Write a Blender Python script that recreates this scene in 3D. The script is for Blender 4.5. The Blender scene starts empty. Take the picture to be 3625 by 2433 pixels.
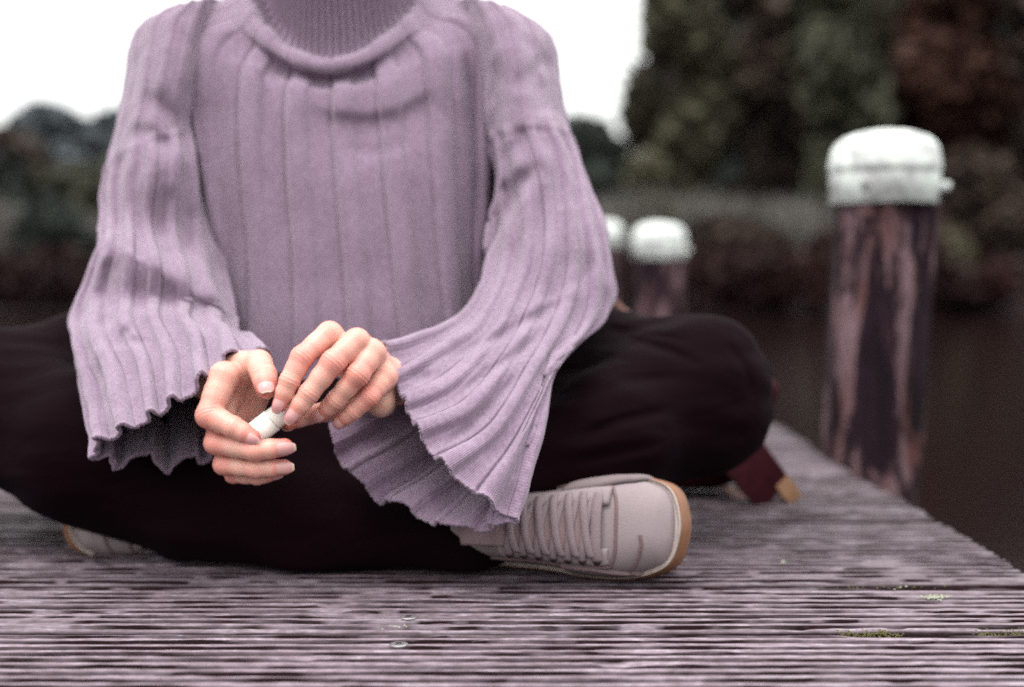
import bpy, math, random
import numpy as np
from mathutils import Vector, Matrix

random.seed(7)
RNG = np.random.default_rng(7)
scene = bpy.context.scene
COL = scene.collection

# ------------------------------------------------------------------ camera
F_PX, CX, CY = 4650.0, 1812.5, 1216.5
CAM_Z = 0.29
PITCH = math.atan((CY - 940.0) / F_PX)
cam_data = bpy.data.cameras.new("camera")
cam = bpy.data.objects.new("camera", cam_data)
COL.objects.link(cam)
cam.location = (0, 0, CAM_Z)
cam.rotation_euler = (math.pi / 2 - PITCH, 0, 0)
cam_data.sensor_width = 36.0
cam_data.lens = F_PX / 3625.0 * 36.0
cam_data.clip_start = 0.05
cam_data.clip_end = 600
cam_data.dof.use_dof = True
cam_data.dof.focus_distance = 1.07
cam_data.dof.aperture_fstop = 2.5
scene.camera = cam

# ------------------------------------------------------------------ world and light (overcast day)
SUN_EL, SUN_AZ = math.radians(69), math.radians(214)      # azimuth clockwise from +Y
world = bpy.data.worlds.new("World")
scene.world = world
world.use_nodes = True
nt = world.node_tree
nt.nodes.clear()
w_out = nt.nodes.new("ShaderNodeOutputWorld")
w_bg = nt.nodes.new("ShaderNodeBackground")
w_bg.inputs["Strength"].default_value = 0.1
w_sky = nt.nodes.new("ShaderNodeTexSky")
w_sky.sky_type = 'NISHITA'
w_sky.sun_disc = False
w_sky.sun_elevation = SUN_EL
w_sky.sun_rotation = SUN_AZ
w_tc = nt.nodes.new("ShaderNodeTexCoord")
w_sep = nt.nodes.new("ShaderNodeSeparateXYZ")
nt.links.new(w_tc.outputs["Generated"], w_sep.inputs[0])
w_ramp = nt.nodes.new("ShaderNodeMapRange")               # overcast: zenith about twice the horizon
w_ramp.inputs["From Min"].default_value = 0.0
w_ramp.inputs["From Max"].default_value = 1.0
w_ramp.inputs["To Min"].default_value = 9.0
w_ramp.inputs["To Max"].default_value = 31.0
nt.links.new(w_sep.outputs["Z"], w_ramp.inputs["Value"])
w_col = nt.nodes.new("ShaderNodeVectorMath")
w_col.operation = 'SCALE'
w_col.inputs[0].default_value = (0.985, 1.0, 0.965)
nt.links.new(w_ramp.outputs[0], w_col.inputs["Scale"])
w_mix = nt.nodes.new("ShaderNodeMixRGB")
w_mix.inputs[0].default_value = 0.88
nt.links.new(w_sky.outputs[0], w_mix.inputs[1])
nt.links.new(w_col.outputs[0], w_mix.inputs[2])
nt.links.new(w_mix.outputs[0], w_bg.inputs["Color"])
nt.links.new(w_bg.outputs[0], w_out.inputs["Surface"])

sun_data = bpy.data.lights.new("sun", 'SUN')
sun_data.energy = 1.5
sun_data.angle = math.radians(24)
sun_data.color = (1.0, 0.97, 0.92)
sun = bpy.data.objects.new("sun", sun_data)
COL.objects.link(sun)
_sd = Vector((math.sin(SUN_AZ) * math.cos(SUN_EL), math.cos(SUN_AZ) * math.cos(SUN_EL), math.sin(SUN_EL)))
sun.rotation_euler = _sd.to_track_quat('Z', 'Y').to_euler()
sun.location = (-3, -2, 6)

scene.view_settings.view_transform = 'Standard'
scene.view_settings.look = 'None'
scene.view_settings.exposure = 0.60
scene.view_settings.gamma = 1.0
scene.view_settings.use_curve_mapping = False
scene.cycles.max_bounces = 8
scene.cycles.use_denoising = False

# ------------------------------------------------------------------ helpers
CT, ST = math.cos(PITCH), math.sin(PITCH)

def P(px, py, Y):
    """point on the sight line of a photograph pixel at distance Y along the deck"""
    a = (np.asarray(px, float) - CX) / F_PX
    b = -(np.asarray(py, float) - CY) / F_PX
    dx, dy, dz = a, CT + b * ST, -ST + b * CT
    s = np.asarray(Y, float) / dy
    return np.stack([dx * s, dy * s, CAM_Z + dz * s], axis=-1)

def project(v):
    x, y, z = v[..., 0], v[..., 1], v[..., 2] - CAM_Z
    dep = y * CT - z * ST
    up = y * ST + z * CT
    return CX + F_PX * x / dep, CY - F_PX * up / dep

def hash3(ix, iy, iz, seed):
    h = (ix.astype(np.int64) * 374761393 + iy.astype(np.int64) * 668265263 + iz.astype(np.int64) * 2147483647 + seed * 974711) & 0xffffffff
    h = ((h ^ (h >> 13)) * 1274126177) & 0xffffffff
    h = (h ^ (h >> 16)) & 0xffffffff
    return h.astype(np.float64) / 4294967295.0

def vnoise(x, y, z=None, seed=0):
    x = np.asarray(x, float); y = np.asarray(y, float)
    z = np.zeros_like(x) if z is None else np.asarray(z, float)
    x, y, z = np.broadcast_arrays(x, y, z)
    ix, iy, iz = np.floor(x), np.floor(y), np.floor(z)
    fx, fy, fz = x - ix, y - iy, z - iz
    ux, uy, uz = (f * f * (3 - 2 * f) for f in (fx, fy, fz))
    r = 0
    for a in (0, 1):
        for b in (0, 1):
            for c in (0, 1):
                w = (ux if a else 1 - ux) * (uy if b else 1 - uy) * (uz if c else 1 - uz)
                r = r + w * hash3(ix + a, iy + b, iz + c, seed)
    return r * 2 - 1

def sstep(a, b, x):
    t = np.clip((x - a) / (b - a), 0, 1)
    return t * t * (3 - 2 * t)

def mesh_np(name, verts, faces, smooth=True):
    me = bpy.data.meshes.new(name)
    me.from_pydata(np.asarray(verts, float).tolist(), [], np.asarray(faces).tolist() if isinstance(faces, np.ndarray) else faces)
    me.update()
    if smooth:
        me.polygons.foreach_set("use_smooth", [True] * len(me.polygons))
    return me

def link(name, me, mat=None, parent=None):
    o = bpy.data.objects.new(name, me)
    COL.objects.link(o)
    if mat is not None and me is not None:
        if not me.materials:
            me.materials.append(mat)
    if parent is not None:
        o.parent = parent
        o.matrix_parent_inverse = parent.matrix_world.inverted() if parent.type != 'EMPTY' else Matrix.Translation(parent.location).inverted()
    return o

def tag(o, label=None, cat=None, group=None, kind=None):
    if label: o["label"] = label
    if cat: o["category"] = cat
    if group: o["group"] = group
    if kind: o["kind"] = kind
    return o

def empty(name, loc=(0, 0, 0)):
    o = bpy.data.objects.new(name, None)
    o.empty_display_size = 0.05
    COL.objects.link(o)
    o.location = loc
    return o

def grid_faces(nu, nv, closed_u=False, flip=False):
    """faces of a grid of nv rows with nu columns (index = row*nu+col)"""
    cu = nu if closed_u else nu - 1
    i = np.arange(cu)[None, :]; j = np.arange(nv - 1)[:, None]
    a = j * nu + i; b = j * nu + (i + 1) % nu
    c = (j + 1) * nu + (i + 1) % nu; d = (j + 1) * nu + i
    q = np.stack([a, b, c, d], -1).reshape(-1, 4)
    return q[:, ::-1] if flip else q

def set_uv(me, uv):
    lay = me.uv_layers.new(name="UVMap")
    idx = np.empty(len(me.loops), dtype=np.int32)
    me.loops.foreach_get("vertex_index", idx)
    lay.data.foreach_set("uv", np.asarray(uv, np.float32)[idx].ravel())

def set_attr(me, name, vals, domain='POINT'):
    a = me.attributes.new(name, 'FLOAT', domain)
    a.data.foreach_set("value", np.asarray(vals, np.float32))

class MB:
    """collects simple solids into one mesh"""
    def __init__(self):
        self.v, self.f = [], []
    def add(self, v, f):
        n = len(self.v)
        self.v += [tuple(map(float, p)) for p in v]
        self.f += [tuple(int(i) + n for i in q) for q in f]
    def box(self, c, s, R=None, bev=0.0):
        c = np.array(c, float); s = np.array(s, float) / 2
        if bev <= 0:
            v = np.array([[x, y, z] for x in (-1, 1) for y in (-1, 1) for z in (-1, 1)], float) * s
            f = [(0, 1, 3, 2), (4, 6, 7, 5), (0, 4, 5, 1), (2, 3, 7, 6), (0, 2, 6, 4), (1, 5, 7, 3)]
        else:
            v, f = [], []
            zs = [(-s[2], bev), (-s[2] + bev, 0), (s[2] - bev, 0), (s[2], bev)]
            for z, ins in zs:
                hx, hy = s[0] - ins, s[1] - ins
                b = bev
                for (sx, sy) in ((1, 1), (-1, 1), (-1, -1), (1, -1)):
                    p1 = (sx * hx, sy * (hy - b)); p2 = (sx * (hx - b), sy * hy)
                    pts = (p1, p2) if sx * sy > 0 else (p2, p1)
                    for p in pts: v.append((p[0], p[1], z))
            v = np.array(v)
            for j in range(3):
                for i in range(8):
                    f.append((j * 8 + i, j * 8 + (i + 1) % 8, (j + 1) * 8 + (i + 1) % 8, (j + 1) * 8 + i))
            f.append(tuple(range(7, -1, -1))); f.append(tuple(range(24, 32)))
        if R is not None: v = v @ np.array(R).T
        self.add(v + c, f)
    def lathe(self, prof, c=(0, 0, 0), n=24, R=None, cap=True):
        v = []
        for r, z in prof:
            for i in range(n):
                a = 2 * math.pi * i / n
                v.append((r * math.cos(a), r * math.sin(a), z))
        v = np.array(v)
        f = [tuple(q) for q in grid_faces(n, len(prof), True)]
        if cap:
            f.append(tuple(range(n - 1, -1, -1)))
            f.append(tuple(range((len(prof) - 1) * n, len(prof) * n)))
        if R is not None: v = v @ np.array(R).T
        self.add(v + np.array(c, float), f)
    def tube(self, pts, rad, n=8, flat=None, closed=False):
        pts = np.array(pts, float)
        m = len(pts)
        rad = np.broadcast_to(np.asarray(rad, float), (m,))
        t = np.gradient(pts, axis=0)
        t /= np.linalg.norm(t, axis=1)[:, None] + 1e-12
        ref = np.array([0, 0, 1.0]) if flat is None else np.array(flat, float)
        v = []
        for i in range(m):
            a = np.cross(t[i], ref)
            if np.linalg.norm(a) < 1e-4: a = np.cross(t[i], (1, 0, 0))
            a /= np.linalg.norm(a); b = np.cross(a, t[i])
            for k in range(n):
                g = 2 * math.pi * k / n
                v.append(pts[i] + rad[i] * (math.cos(g) * a + math.sin(g) * b))
        f = [tuple(q) for q in grid_faces(n, m, True)]
        f.append(tuple(range(n - 1, -1, -1))); f.append(tuple(range((m - 1) * n, m * n)))
        self.add(v, f)
    def mesh(self, name, smooth=True):
        return mesh_np(name, self.v, self.f, smooth)

# ------------------------------------------------------------------ node helpers
def new_mat(name):
    m = bpy.data.materials.new(name)
    m.use_nodes = True
    n = m.node_tree
    b = n.nodes["Principled BSDF"]
    return m, n, b

def N(n, typ, **kw):
    nd = n.nodes.new(typ)
    for k, v in kw.items():
        if k.startswith("i_"):
            nd.inputs[k[2:].replace("_", " ")].default_value = v
        else:
            setattr(nd, k, v)
    return nd

def math_node(n, op, a, b=None):
    m = n.nodes.new("ShaderNodeMath"); m.operation = op
    for i, x in enumerate((a, b)):
        if x is None: continue
        if isinstance(x, (int, float)): m.inputs[i].default_value = x
        else: n.links.new(x, m.inputs[i])
    return m.outputs[0]

def ramp(n, fac, stops):
    r = n.nodes.new("ShaderNodeValToRGB")
    e = r.color_ramp.elements
    while len(e) < len(stops): e.new(0.5)
    for el, (p, c) in zip(e, stops):
        el.position = p; el.color = (*c, 1)
    n.links.new(fac, r.inputs[0])
    return r.outputs[0]

def noise_tex(n, vec, scale, detail=4, rough=0.55, dist=0.0):
    t = N(n, "ShaderNodeTexNoise")
    t.inputs["Scale"].default_value = scale
    t.inputs["Detail"].default_value = detail
    t.inputs["Roughness"].default_value = rough
    t.inputs["Distortion"].default_value = dist
    if vec is not None: n.links.new(vec, t.inputs["Vector"])
    return t.outputs["Fac"]

def coords(n, scale=(1, 1, 1), kind="Object"):
    tc = N(n, "ShaderNodeTexCoord"); mp = N(n, "ShaderNodeMapping")
    mp.inputs["Scale"].default_value = scale
    n.links.new(tc.outputs[kind], mp.inputs["Vector"])
    return mp.outputs[0]

def bump(n, b, h, strength, dist):
    bp = N(n, "ShaderNodeBump")
    bp.inputs["Strength"].default_value = strength
    bp.inputs["Distance"].default_value = dist
    n.links.new(h, bp.inputs["Height"])
    n.links.new(bp.outputs[0], b.inputs["Normal"])
    return bp

def simple(name, col, rough=0.6, var=0.25, scale=30.0, bmp=0.0, stretch=(1, 1, 1), spec=0.4, metal=0.0):
    m, n, b = new_mat(name)
    f = noise_tex(n, coords(n, stretch), scale, 5)
    c = np.array(col)
    n.links.new(ramp(n, f, [(0.3, tuple(c * (1 - var))), (0.7, tuple(np.minimum(c * (1 + var), 0.95)))]), b.inputs["Base Color"])
    b.inputs["Roughness"].default_value = rough
    b.inputs["Specular IOR Level"].default_value = spec
    b.inputs["Metallic"].default_value = metal
    if bmp: bump(n, b, f, bmp, 0.002)
    return m

def leaf_mat(name, dark, light, rough=0.6):
    m, n, b = new_mat(name)
    at = N(n, "ShaderNodeAttribute"); at.attribute_name = "tone"
    n.links.new(ramp(n, at.outputs["Fac"], [(0.0, dark), (1.0, light)]), b.inputs["Base Color"])
    b.inputs["Roughness"].default_value = rough
    b.inputs["Specular IOR Level"].default_value = 0.08
    return m

# ---- materials
def knit_material(name, base, stitch_w=0.0034, stitch_h=0.0026, strength=0.55):
    m, n, b = new_mat(name)
    uv = N(n, "ShaderNodeUVMap"); uv.uv_map = "UVMap"
    sp = N(n, "ShaderNodeSeparateXYZ"); n.links.new(uv.outputs[0], sp.inputs[0])
    u = math_node(n, 'DIVIDE', sp.outputs[0], stitch_w)
    tri = math_node(n, 'MULTIPLY', math_node(n, 'ABSOLUTE', math_node(n, 'SUBTRACT', math_node(n, 'FRACT', u), 0.5)), 2.0)
    vv = math_node(n, 'ADD', math_node(n, 'DIVIDE', sp.outputs[1], stitch_h), math_node(n, 'MULTIPLY', tri, -0.6))
    row = math_node(n, 'SINE', math_node(n, 'MULTIPLY', vv, 2 * math.pi))
    edge = math_node(n, 'SUBTRACT', 1.0, math_node(n, 'POWER', math_node(n, 'ABSOLUTE', math_node(n, 'SUBTRACT', math_node(n, 'MULTIPLY', math_node(n, 'FRACT', math_node(n, 'MULTIPLY', u, 2.0)), 2.0), 1.0)), 2.0))
    h = math_node(n, 'ADD', math_node(n, 'MULTIPLY', row, 0.28), edge)
    oc = coords(n)
    fz = noise_tex(n, oc, 900, 3, 0.7)
    h2 = math_node(n, 'ADD', h, math_node(n, 'MULTIPLY', fz, 1.3))
    bump(n, b, h2, strength, 0.0009)
    # heathered yarn: fine flecks plus slow unevenness
    fl = noise_tex(n, coords(n, (1, 1, 0.6)), 260, 4, 0.65)
    sl = noise_tex(n, oc, 22, 3, 0.6)
    mixf = math_node(n, 'ADD', math_node(n, 'MULTIPLY', fl, 0.65), math_node(n, 'MULTIPLY', sl, 0.35))
    c = np.array(base)
    col = ramp(n, mixf, [(0.28, tuple(c * np.array((0.70, 0.66, 0.68)))), (0.52, tuple(c)), (0.74, tuple(np.minimum(c * np.array((1.28, 1.34, 1.30)), 0.9)))])
    n.links.new(col, b.inputs["Base Color"])
    b.inputs["Roughness"].default_value = 0.95
    b.inputs["Specular IOR Level"].default_value = 0.1
    b.inputs["Sheen Weight"].default_value = 0.35
    b.inputs["Sheen Roughness"].default_value = 0.5
    b.inputs["Sheen Tint"].default_value = (0.95, 0.9, 0.97, 1)
    return m

M = {}
M['knit'] = knit_material("mauve_rib_knit", (0.214, 0.148, 0.210))
M['collar'] = knit_material("mauve_collar_knit", (0.214, 0.148, 0.210), strength=0.3)

def skin_material():
    m, n, b = new_mat("skin")
    at = N(n, "ShaderNodeAttribute"); at.attribute_name = "flush"
    oc = coords(n)
    nz = noise_tex(n, oc, 90, 4, 0.6)
    f = math_node(n, 'ADD', at.outputs["Fac"], math_node(n, 'MULTIPLY', math_node(n, 'SUBTRACT', nz, 0.5), 0.5))
    n.links.new(ramp(n, f, [(0.0, (0.60, 0.350, 0.280)), (0.45, (0.56, 0.225, 0.185)), (1.0, (0.46, 0.105, 0.095))]), b.inputs["Base Color"])
    b.inputs["Roughness"].default_value = 0.42
    b.inputs["Specular IOR Level"].default_value = 0.4
    b.inputs["Subsurface Weight"].default_value = 0.3
    b.inputs["Subsurface Radius"].default_value = (1.0, 0.22, 0.12)
    b.inputs["Subsurface Scale"].default_value = 0.0045
    fine = noise_tex(n, oc, 1400, 3, 0.6)
    cr = noise_tex(n, coords(n, (1, 1, 2.2)), 420, 2, 0.5)
    bump(n, b, math_node(n, 'ADD', fine, cr), 0.22, 0.0006)
    return m
M['skin'] = skin_material()

def nail_material():
    m, n, b = new_mat("nail")
    at = N(n, "ShaderNodeAttribute"); at.attribute_name = "tip"
    n.links.new(ramp(n, at.outputs["Fac"], [(0.0, (0.50, 0.27, 0.25)), (0.88, (0.46, 0.215, 0.215)), (0.95, (0.56, 0.40, 0.32)), (1.0, (0.62, 0.52, 0.40))]), b.inputs["Base Color"])
    b.inputs["Roughness"].default_value = 0.28
    b.inputs["Specular IOR Level"].default_value = 0.5
    return m
M['nail'] = nail_material()

def trouser_material():
    m, n, b = new_mat("black_trouser_cloth")
    oc = coords(n)
    tw = noise_tex(n, coords(n, (1, 1, 3)), 700, 2)
    lg = noise_tex(n, coords(n, (6, 14, 20)), 1.2, 4, 0.5, 0.6)
    n.links.new(ramp(n, tw, [(0.3, (0.0034, 0.0008, 0.0014)), (0.7, (0.0052, 0.0016, 0.0029))]), b.inputs["Base Color"])
    b.inputs["Roughness"].default_value = 0.85
    b.inputs["Specular IOR Level"].default_value = 0.025
    b.inputs["Sheen Weight"].default_value = 0.008
    b.inputs["Sheen Tint"].default_value = (0.6, 0.45, 0.7, 1)
    bump(n, b, lg, 0.5, 0.01)
    return m
M['trouser'] = trouser_material()

def wood_material():
    m, n, b = new_mat("weathered_grooved_board")
    oi = N(n, "ShaderNodeObjectInfo")
    oc = coords(n, (3.0, 60, 60))
    add = N(n, "ShaderNodeVectorMath", operation='ADD'); 
    rnd = N(n, "ShaderNodeVectorMath", operation='SCALE'); rnd.inputs[0].default_value = (13, 7, 5)
    n.links.new(oi.outputs["Random"], rnd.inputs["Scale"])
    n.links.new(oc, add.inputs[0]); n.links.new(rnd.outputs[0], add.inputs[1])
    g1 = noise_tex(n, add.outputs[0], 3.2, 6, 0.7)
    g2 = noise_tex(n, coords(n, (25, 55, 30)), 2.2, 5, 0.65)
    sp = noise_tex(n, coords(n, (90, 260, 100)), 1.0, 3, 0.6)
    f = math_node(n, 'ADD', math_node(n, 'ADD', math_node(n, 'MULTIPLY', g1, 0.38), math_node(n, 'MULTIPLY', g2, 0.17)), math_node(n, 'ADD', math_node(n, 'MULTIPLY', sp, 0.30), 0.085))
    col = ramp(n, f, [(0.32, (0.030, 0.020, 0.022)), (0.43, (0.105, 0.078, 0.087)), (0.53, (0.195, 0.150, 0.170)), (0.66, (0.40, 0.36, 0.39))])
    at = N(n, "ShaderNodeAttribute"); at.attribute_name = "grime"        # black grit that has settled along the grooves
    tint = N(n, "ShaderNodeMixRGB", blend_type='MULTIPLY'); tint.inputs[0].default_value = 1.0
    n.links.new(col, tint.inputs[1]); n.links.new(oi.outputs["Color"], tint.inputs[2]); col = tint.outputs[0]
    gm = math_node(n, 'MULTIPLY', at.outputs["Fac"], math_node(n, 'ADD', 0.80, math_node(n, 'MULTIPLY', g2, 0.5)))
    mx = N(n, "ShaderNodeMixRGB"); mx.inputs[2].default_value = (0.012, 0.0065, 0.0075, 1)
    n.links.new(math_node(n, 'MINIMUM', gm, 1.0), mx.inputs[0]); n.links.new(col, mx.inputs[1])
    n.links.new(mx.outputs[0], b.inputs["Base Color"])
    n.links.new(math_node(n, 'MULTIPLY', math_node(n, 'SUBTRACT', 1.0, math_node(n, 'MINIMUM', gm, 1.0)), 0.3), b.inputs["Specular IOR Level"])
    rr = N(n, "ShaderNodeMapRange"); rr.inputs["To Min"].default_value = 0.42; rr.inputs["To Max"].default_value = 0.8
    n.links.new(g2, rr.inputs["Value"]); n.links.new(rr.outputs[0], b.inputs["Roughness"])
    b.inputs["Specular IOR Level"].default_value = 0.3
    bump(n, b, f, 0.9, 0.0025)
    return m
M['wood'] = wood_material()
M['beam'] = simple("dark_wet_beam", (0.05, 0.035, 0.035), 0.8, 0.4, 20, 0.4, (1, 1, 6))

def post_material():
    m, n, b = new_mat("flaking_post_timber")
    vs = coords(n, (22, 22, 3.0))
    a = noise_tex(n, coords(n, (24, 24, 5.0)), 0.9, 8, 0.70, 0.6)
    c = noise_tex(n, coords(n, (30, 30, 5)), 0.9, 5, 0.6, 0.5)
    base = ramp(n, c, [(0.32, (0.005, 0.002, 0.004)), (0.52, (0.014, 0.006, 0.011)), (0.72, (0.040, 0.018, 0.022))])
    flake = ramp(n, c, [(0.35, (0.085, 0.032, 0.030)), (0.6, (0.165, 0.105, 0.120))])
    mask = ramp(n, a, [(0.505, (0, 0, 0)), (0.56, (1, 1, 1))])
    mx = N(n, "ShaderNodeMixRGB")
    n.links.new(mask, mx.inputs[0]); n.links.new(base, mx.inputs[1]); n.links.new(flake, mx.inputs[2])
    n.links.new(mx.outputs[0], b.inputs["Base Color"])
    b.inputs["Roughness"].default_value = 0.9
    b.inputs["Specular IOR Level"].default_value = 0.15
    bump(n, b, math_node(n, "ADD", a, math_node(n, "MULTIPLY", c, 0.6)), 0.9, 0.016)
    return m
M['post'] = post_material()

def cap_material():
    m, n, b = new_mat("chalky_white_cap")
    f = noise_tex(n, coords(n), 16, 6, 0.7, 0.4)
    g = noise_tex(n, coords(n, (1, 1, 0.4)), 45, 4, 0.6)
    ff = math_node(n, 'ADD', math_node(n, 'MULTIPLY', f, 0.7), math_node(n, 'MULTIPLY', g, 0.3))
    n.links.new(ramp(n, ff, [(0.36, (0.20, 0.19, 0.185)), (0.47, (0.44, 0.45, 0.44)), (0.56, (0.62, 0.66, 0.63)), (0.68, (0.76, 0.80, 0.76))]), b.inputs["Base Color"])
    b.inputs["Roughness"].default_value = 0.55
    bump(n, b, ff, 0.25, 0.004)
    return m
M['cap'] = cap_material()
M['bolt'] = simple("dull_bolt", (0.22, 0.20, 0.22), 0.5, 0.3, 60, 0, (1, 1, 1), 0.5, 0.6)
M['screw'] = simple("galvanised_screw", (0.25, 0.225, 0.24), 0.42, 0.35, 500, 0.2, (1, 1, 1), 0.5, 0.7)
M['recess'] = simple("screw_recess", (0.02, 0.015, 0.015), 0.8, 0.3, 100)
M['leather'] = simple("dark_maroon_leather", (0.022, 0.0032, 0.0055), 0.75, 0.3, 60, 0.3, (1, 1, 1), 0.06)
M['raw_edge'] = simple("tan_raw_leather", (0.19, 0.095, 0.05), 0.7, 0.2, 120, 0.2)
M['strap_brown'] = simple("brown_leather", (0.10, 0.035, 0.022), 0.55, 0.3, 80, 0.2)
M['suede'] = simple("pale_grey_pink_suede", (0.215, 0.172, 0.182), 0.9, 0.07, 700, 0.25, (1, 1, 1), 0.15)
M['suede_dark'] = simple("grey_tongue_suede", (0.19, 0.13, 0.14), 0.9, 0.1, 600, 0.25, (1, 1, 1), 0.15)
M['overlay'] = simple('slightly_darker_suede', (0.150, 0.115, 0.122), 0.9, 0.08, 700, 0.25, (1, 1, 1), 0.15)
M['lace'] = simple("flat_mauve_lace", (0.185, 0.140, 0.155), 0.9, 0.18, 900, 0.4, (1, 1, 1), 0.1)
M['eyelet'] = simple("dark_eyelet", (0.03, 0.015, 0.02), 0.8, 0.2, 200)
M['seam'] = simple("seam_thread", (0.13, 0.08, 0.085), 0.9, 0.2, 400)
M['gum'] = simple("gum_rubber_sole", (0.165, 0.070, 0.036), 0.6, 0.14, 120, 0.1)
M['midsole'] = simple("off_white_midsole_line", (0.33, 0.27, 0.25), 0.6, 0.08, 120, 0.0)
M['white_plastic'] = simple("white_plastic", (0.86, 0.87, 0.83), 0.35, 0.03, 40, 0.0, (1, 1, 1), 0.5)
M['balm'] = simple("pale_yellow_balm", (0.62, 0.60, 0.28), 0.5, 0.05, 40)
M['hair'] = simple("brown_hair", (0.07, 0.035, 0.022), 0.5, 0.4, 60, 0.5, (1, 1, 0.15))
M['bark'] = simple("dark_bark", (0.03, 0.02, 0.017), 0.9, 0.4, 6, 0.6, (1, 1, 0.3))
M['bank'] = simple("dark_bank_soil", (0.014, 0.006, 0.006), 0.95, 0.4, 2.0, 0.5)
M['moss'] = simple("yellow_green_moss", (0.075, 0.068, 0.020), 0.95, 0.35, 300, 0.5)
M['lichen'] = simple("pale_lichen", (0.24, 0.255, 0.19), 0.95, 0.12, 200, 0.3)

# ------------------------------------------------------------------ SDF meshing
def surface_nets(f, org, h):
    s = f < 0
    nx, ny, nz = f.shape
    cnt = np.zeros((nx - 1, ny - 1, nz - 1), np.int8)
    for a in (0, 1):
        for b in (0, 1):
            for c in (0, 1):
                cnt += s[a:nx - 1 + a, b:ny - 1 + b, c:nz - 1 + c]
    act = (cnt > 0) & (cnt < 8)
    ci = np.argwhere(act)
    idx = np.full(act.shape, -1, np.int64)
    idx[act] = np.arange(len(ci))
    acc = np.zeros((len(ci), 3)); num = np.zeros(len(ci))
    offs = [(a, b, c) for a in (0, 1) for b in (0, 1) for c in (0, 1)]
    for o in offs:
        for ax in range(3):
            if o[ax]: continue
            p = list(o); p[ax] = 1
            fa = f[ci[:, 0] + o[0], ci[:, 1] + o[1], ci[:, 2] + o[2]]
            fb = f[ci[:, 0] + p[0], ci[:, 1] + p[1], ci[:, 2] + p[2]]
            m = (fa < 0) != (fb < 0)
            t = np.where(m, fa / np.where(m, fa - fb, 1), 0)
            pos = np.array(o, float)[None, :] + t[:, None] * (np.array(p) - np.array(o))[None, :]
            acc += pos * m[:, None]; num += m
    v = org + (ci + acc / num[:, None]) * h
    quads = []
    for ax in range(3):
        sl0 = [slice(None)] * 3; sl1 = [slice(None)] * 3
        sl0[ax] = slice(0, -1); sl1[ax] = slice(1, None)
        e = s[tuple(sl0)] != s[tuple(sl1)]
        b1, b2 = [(1, 2), (2, 0), (0, 1)][ax]
        e_idx = np.argwhere(e)
        ok = (e_idx[:, b1] > 0) & (e_idx[:, b2] > 0) & (e_idx[:, b1] < f.shape[b1] - 1) & (e_idx[:, b2] < f.shape[b2] - 1)
        e_idx = e_idx[ok]
        def g(d1, d2):
            q = e_idx.copy(); q[:, b1] -= d1; q[:, b2] -= d2
            return idx[q[:, 0], q[:, 1], q[:, 2]]
        q = np.stack([g(1, 1), g(0, 1), g(0, 0), g(1, 0)], -1)
        inside = s[e_idx[:, 0], e_idx[:, 1], e_idx[:, 2]]
        q[~inside] = q[~inside][:, ::-1]
        quads.append(q)
    return v, np.concatenate(quads)

class Field:
    def __init__(self, lo, hi, h):
        self.lo = np.array(lo, float); self.h = h
        self.n = np.ceil((np.array(hi) - self.lo) / h).astype(int) + 1
        self.ax = [(self.lo[i] + np.arange(self.n[i]) * h).astype(np.float32) for i in range(3)]
    def blank(self):
        return np.full(self.n, 0.05, np.float32)
    def cone(self, f, a, b, ra, rb, k, pad=0.012):
        a = np.asarray(a, float); b = np.asarray(b, float)
        r = max(ra, rb) + pad + k
        i0 = np.clip(np.floor((np.minimum(a, b) - r - self.lo) / self.h).astype(int), 0, self.n)
        i1 = np.clip(np.ceil((np.maximum(a, b) + r - self.lo) / self.h).astype(int) + 1, 0, self.n)
        if np.any(i1 <= i0): return f
        X = self.ax[0][i0[0]:i1[0]][:, None, None] - np.float32(a[0])
        Yy = self.ax[1][i0[1]:i1[1]][None, :, None] - np.float32(a[1])
        Z = self.ax[2][i0[2]:i1[2]][None, None, :] - np.float32(a[2])
        d = (b - a).astype(np.float32); l2 = float(d @ d) + 1e-12
        t = np.clip((X * d[0] + Yy * d[1] + Z * d[2]) / l2, 0, 1)
        dist = np.sqrt((X - d[0] * t) ** 2 + (Yy - d[1] * t) ** 2 + (Z - d[2] * t) ** 2) - (ra + (rb - ra) * t)
        sl = (slice(i0[0], i1[0]), slice(i0[1], i1[1]), slice(i0[2], i1[2]))
        f[sl] = smin(f[sl], dist, k)
        return f

def smin(a, b, k):
    if k <= 1e-6: return np.minimum(a, b)
    h = np.maximum(k - np.abs(a - b), 0) / k
    return np.minimum(a, b) - h * h * k * 0.25

def relax(v, q, it=2, lam=0.5):
    n = len(v)
    e = np.concatenate([q[:, [0, 1]], q[:, [1, 2]], q[:, [2, 3]], q[:, [3, 0]]])
    for s in range(it):
        acc = np.zeros((n, 3)); c = np.zeros(n)
        for a, b in ((0, 1), (1, 0)):
            for ax in range(3):
                acc[:, ax] += np.bincount(e[:, a], v[e[:, b], ax], n)
            c += np.bincount(e[:, a], minlength=n)
        v = v + lam * (acc / np.maximum(c, 1)[:, None] - v)
    return v

# folds drawn on cloth: a polyline on the cloth's front, with real relief
def poly_dist(px, py, line):
    best = np.full(px.shape, 1e9); side = np.zeros(px.shape); tt = np.zeros(px.shape)
    L = np.array(line, float)
    n = len(L) - 1
    for i in range(n):
        a, b = L[i], L[i + 1]; d = b - a; l2 = d @ d
        t = ((px - a[0]) * d[0] + (py - a[1]) * d[1]) / l2
        tc = np.clip(t, 0, 1)
        dx, dy = px - a[0] - d[0] * tc, py - a[1] - d[1] * tc
        dd = np.hypot(dx, dy)
        m = dd < best
        best = np.where(m, dd, best)
        side = np.where(m, np.sign(d[0] * (py - a[1]) - d[1] * (px - a[0])), side)
        tt = np.where(m, (i + tc) / n, tt)
    return best, side, tt

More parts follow.
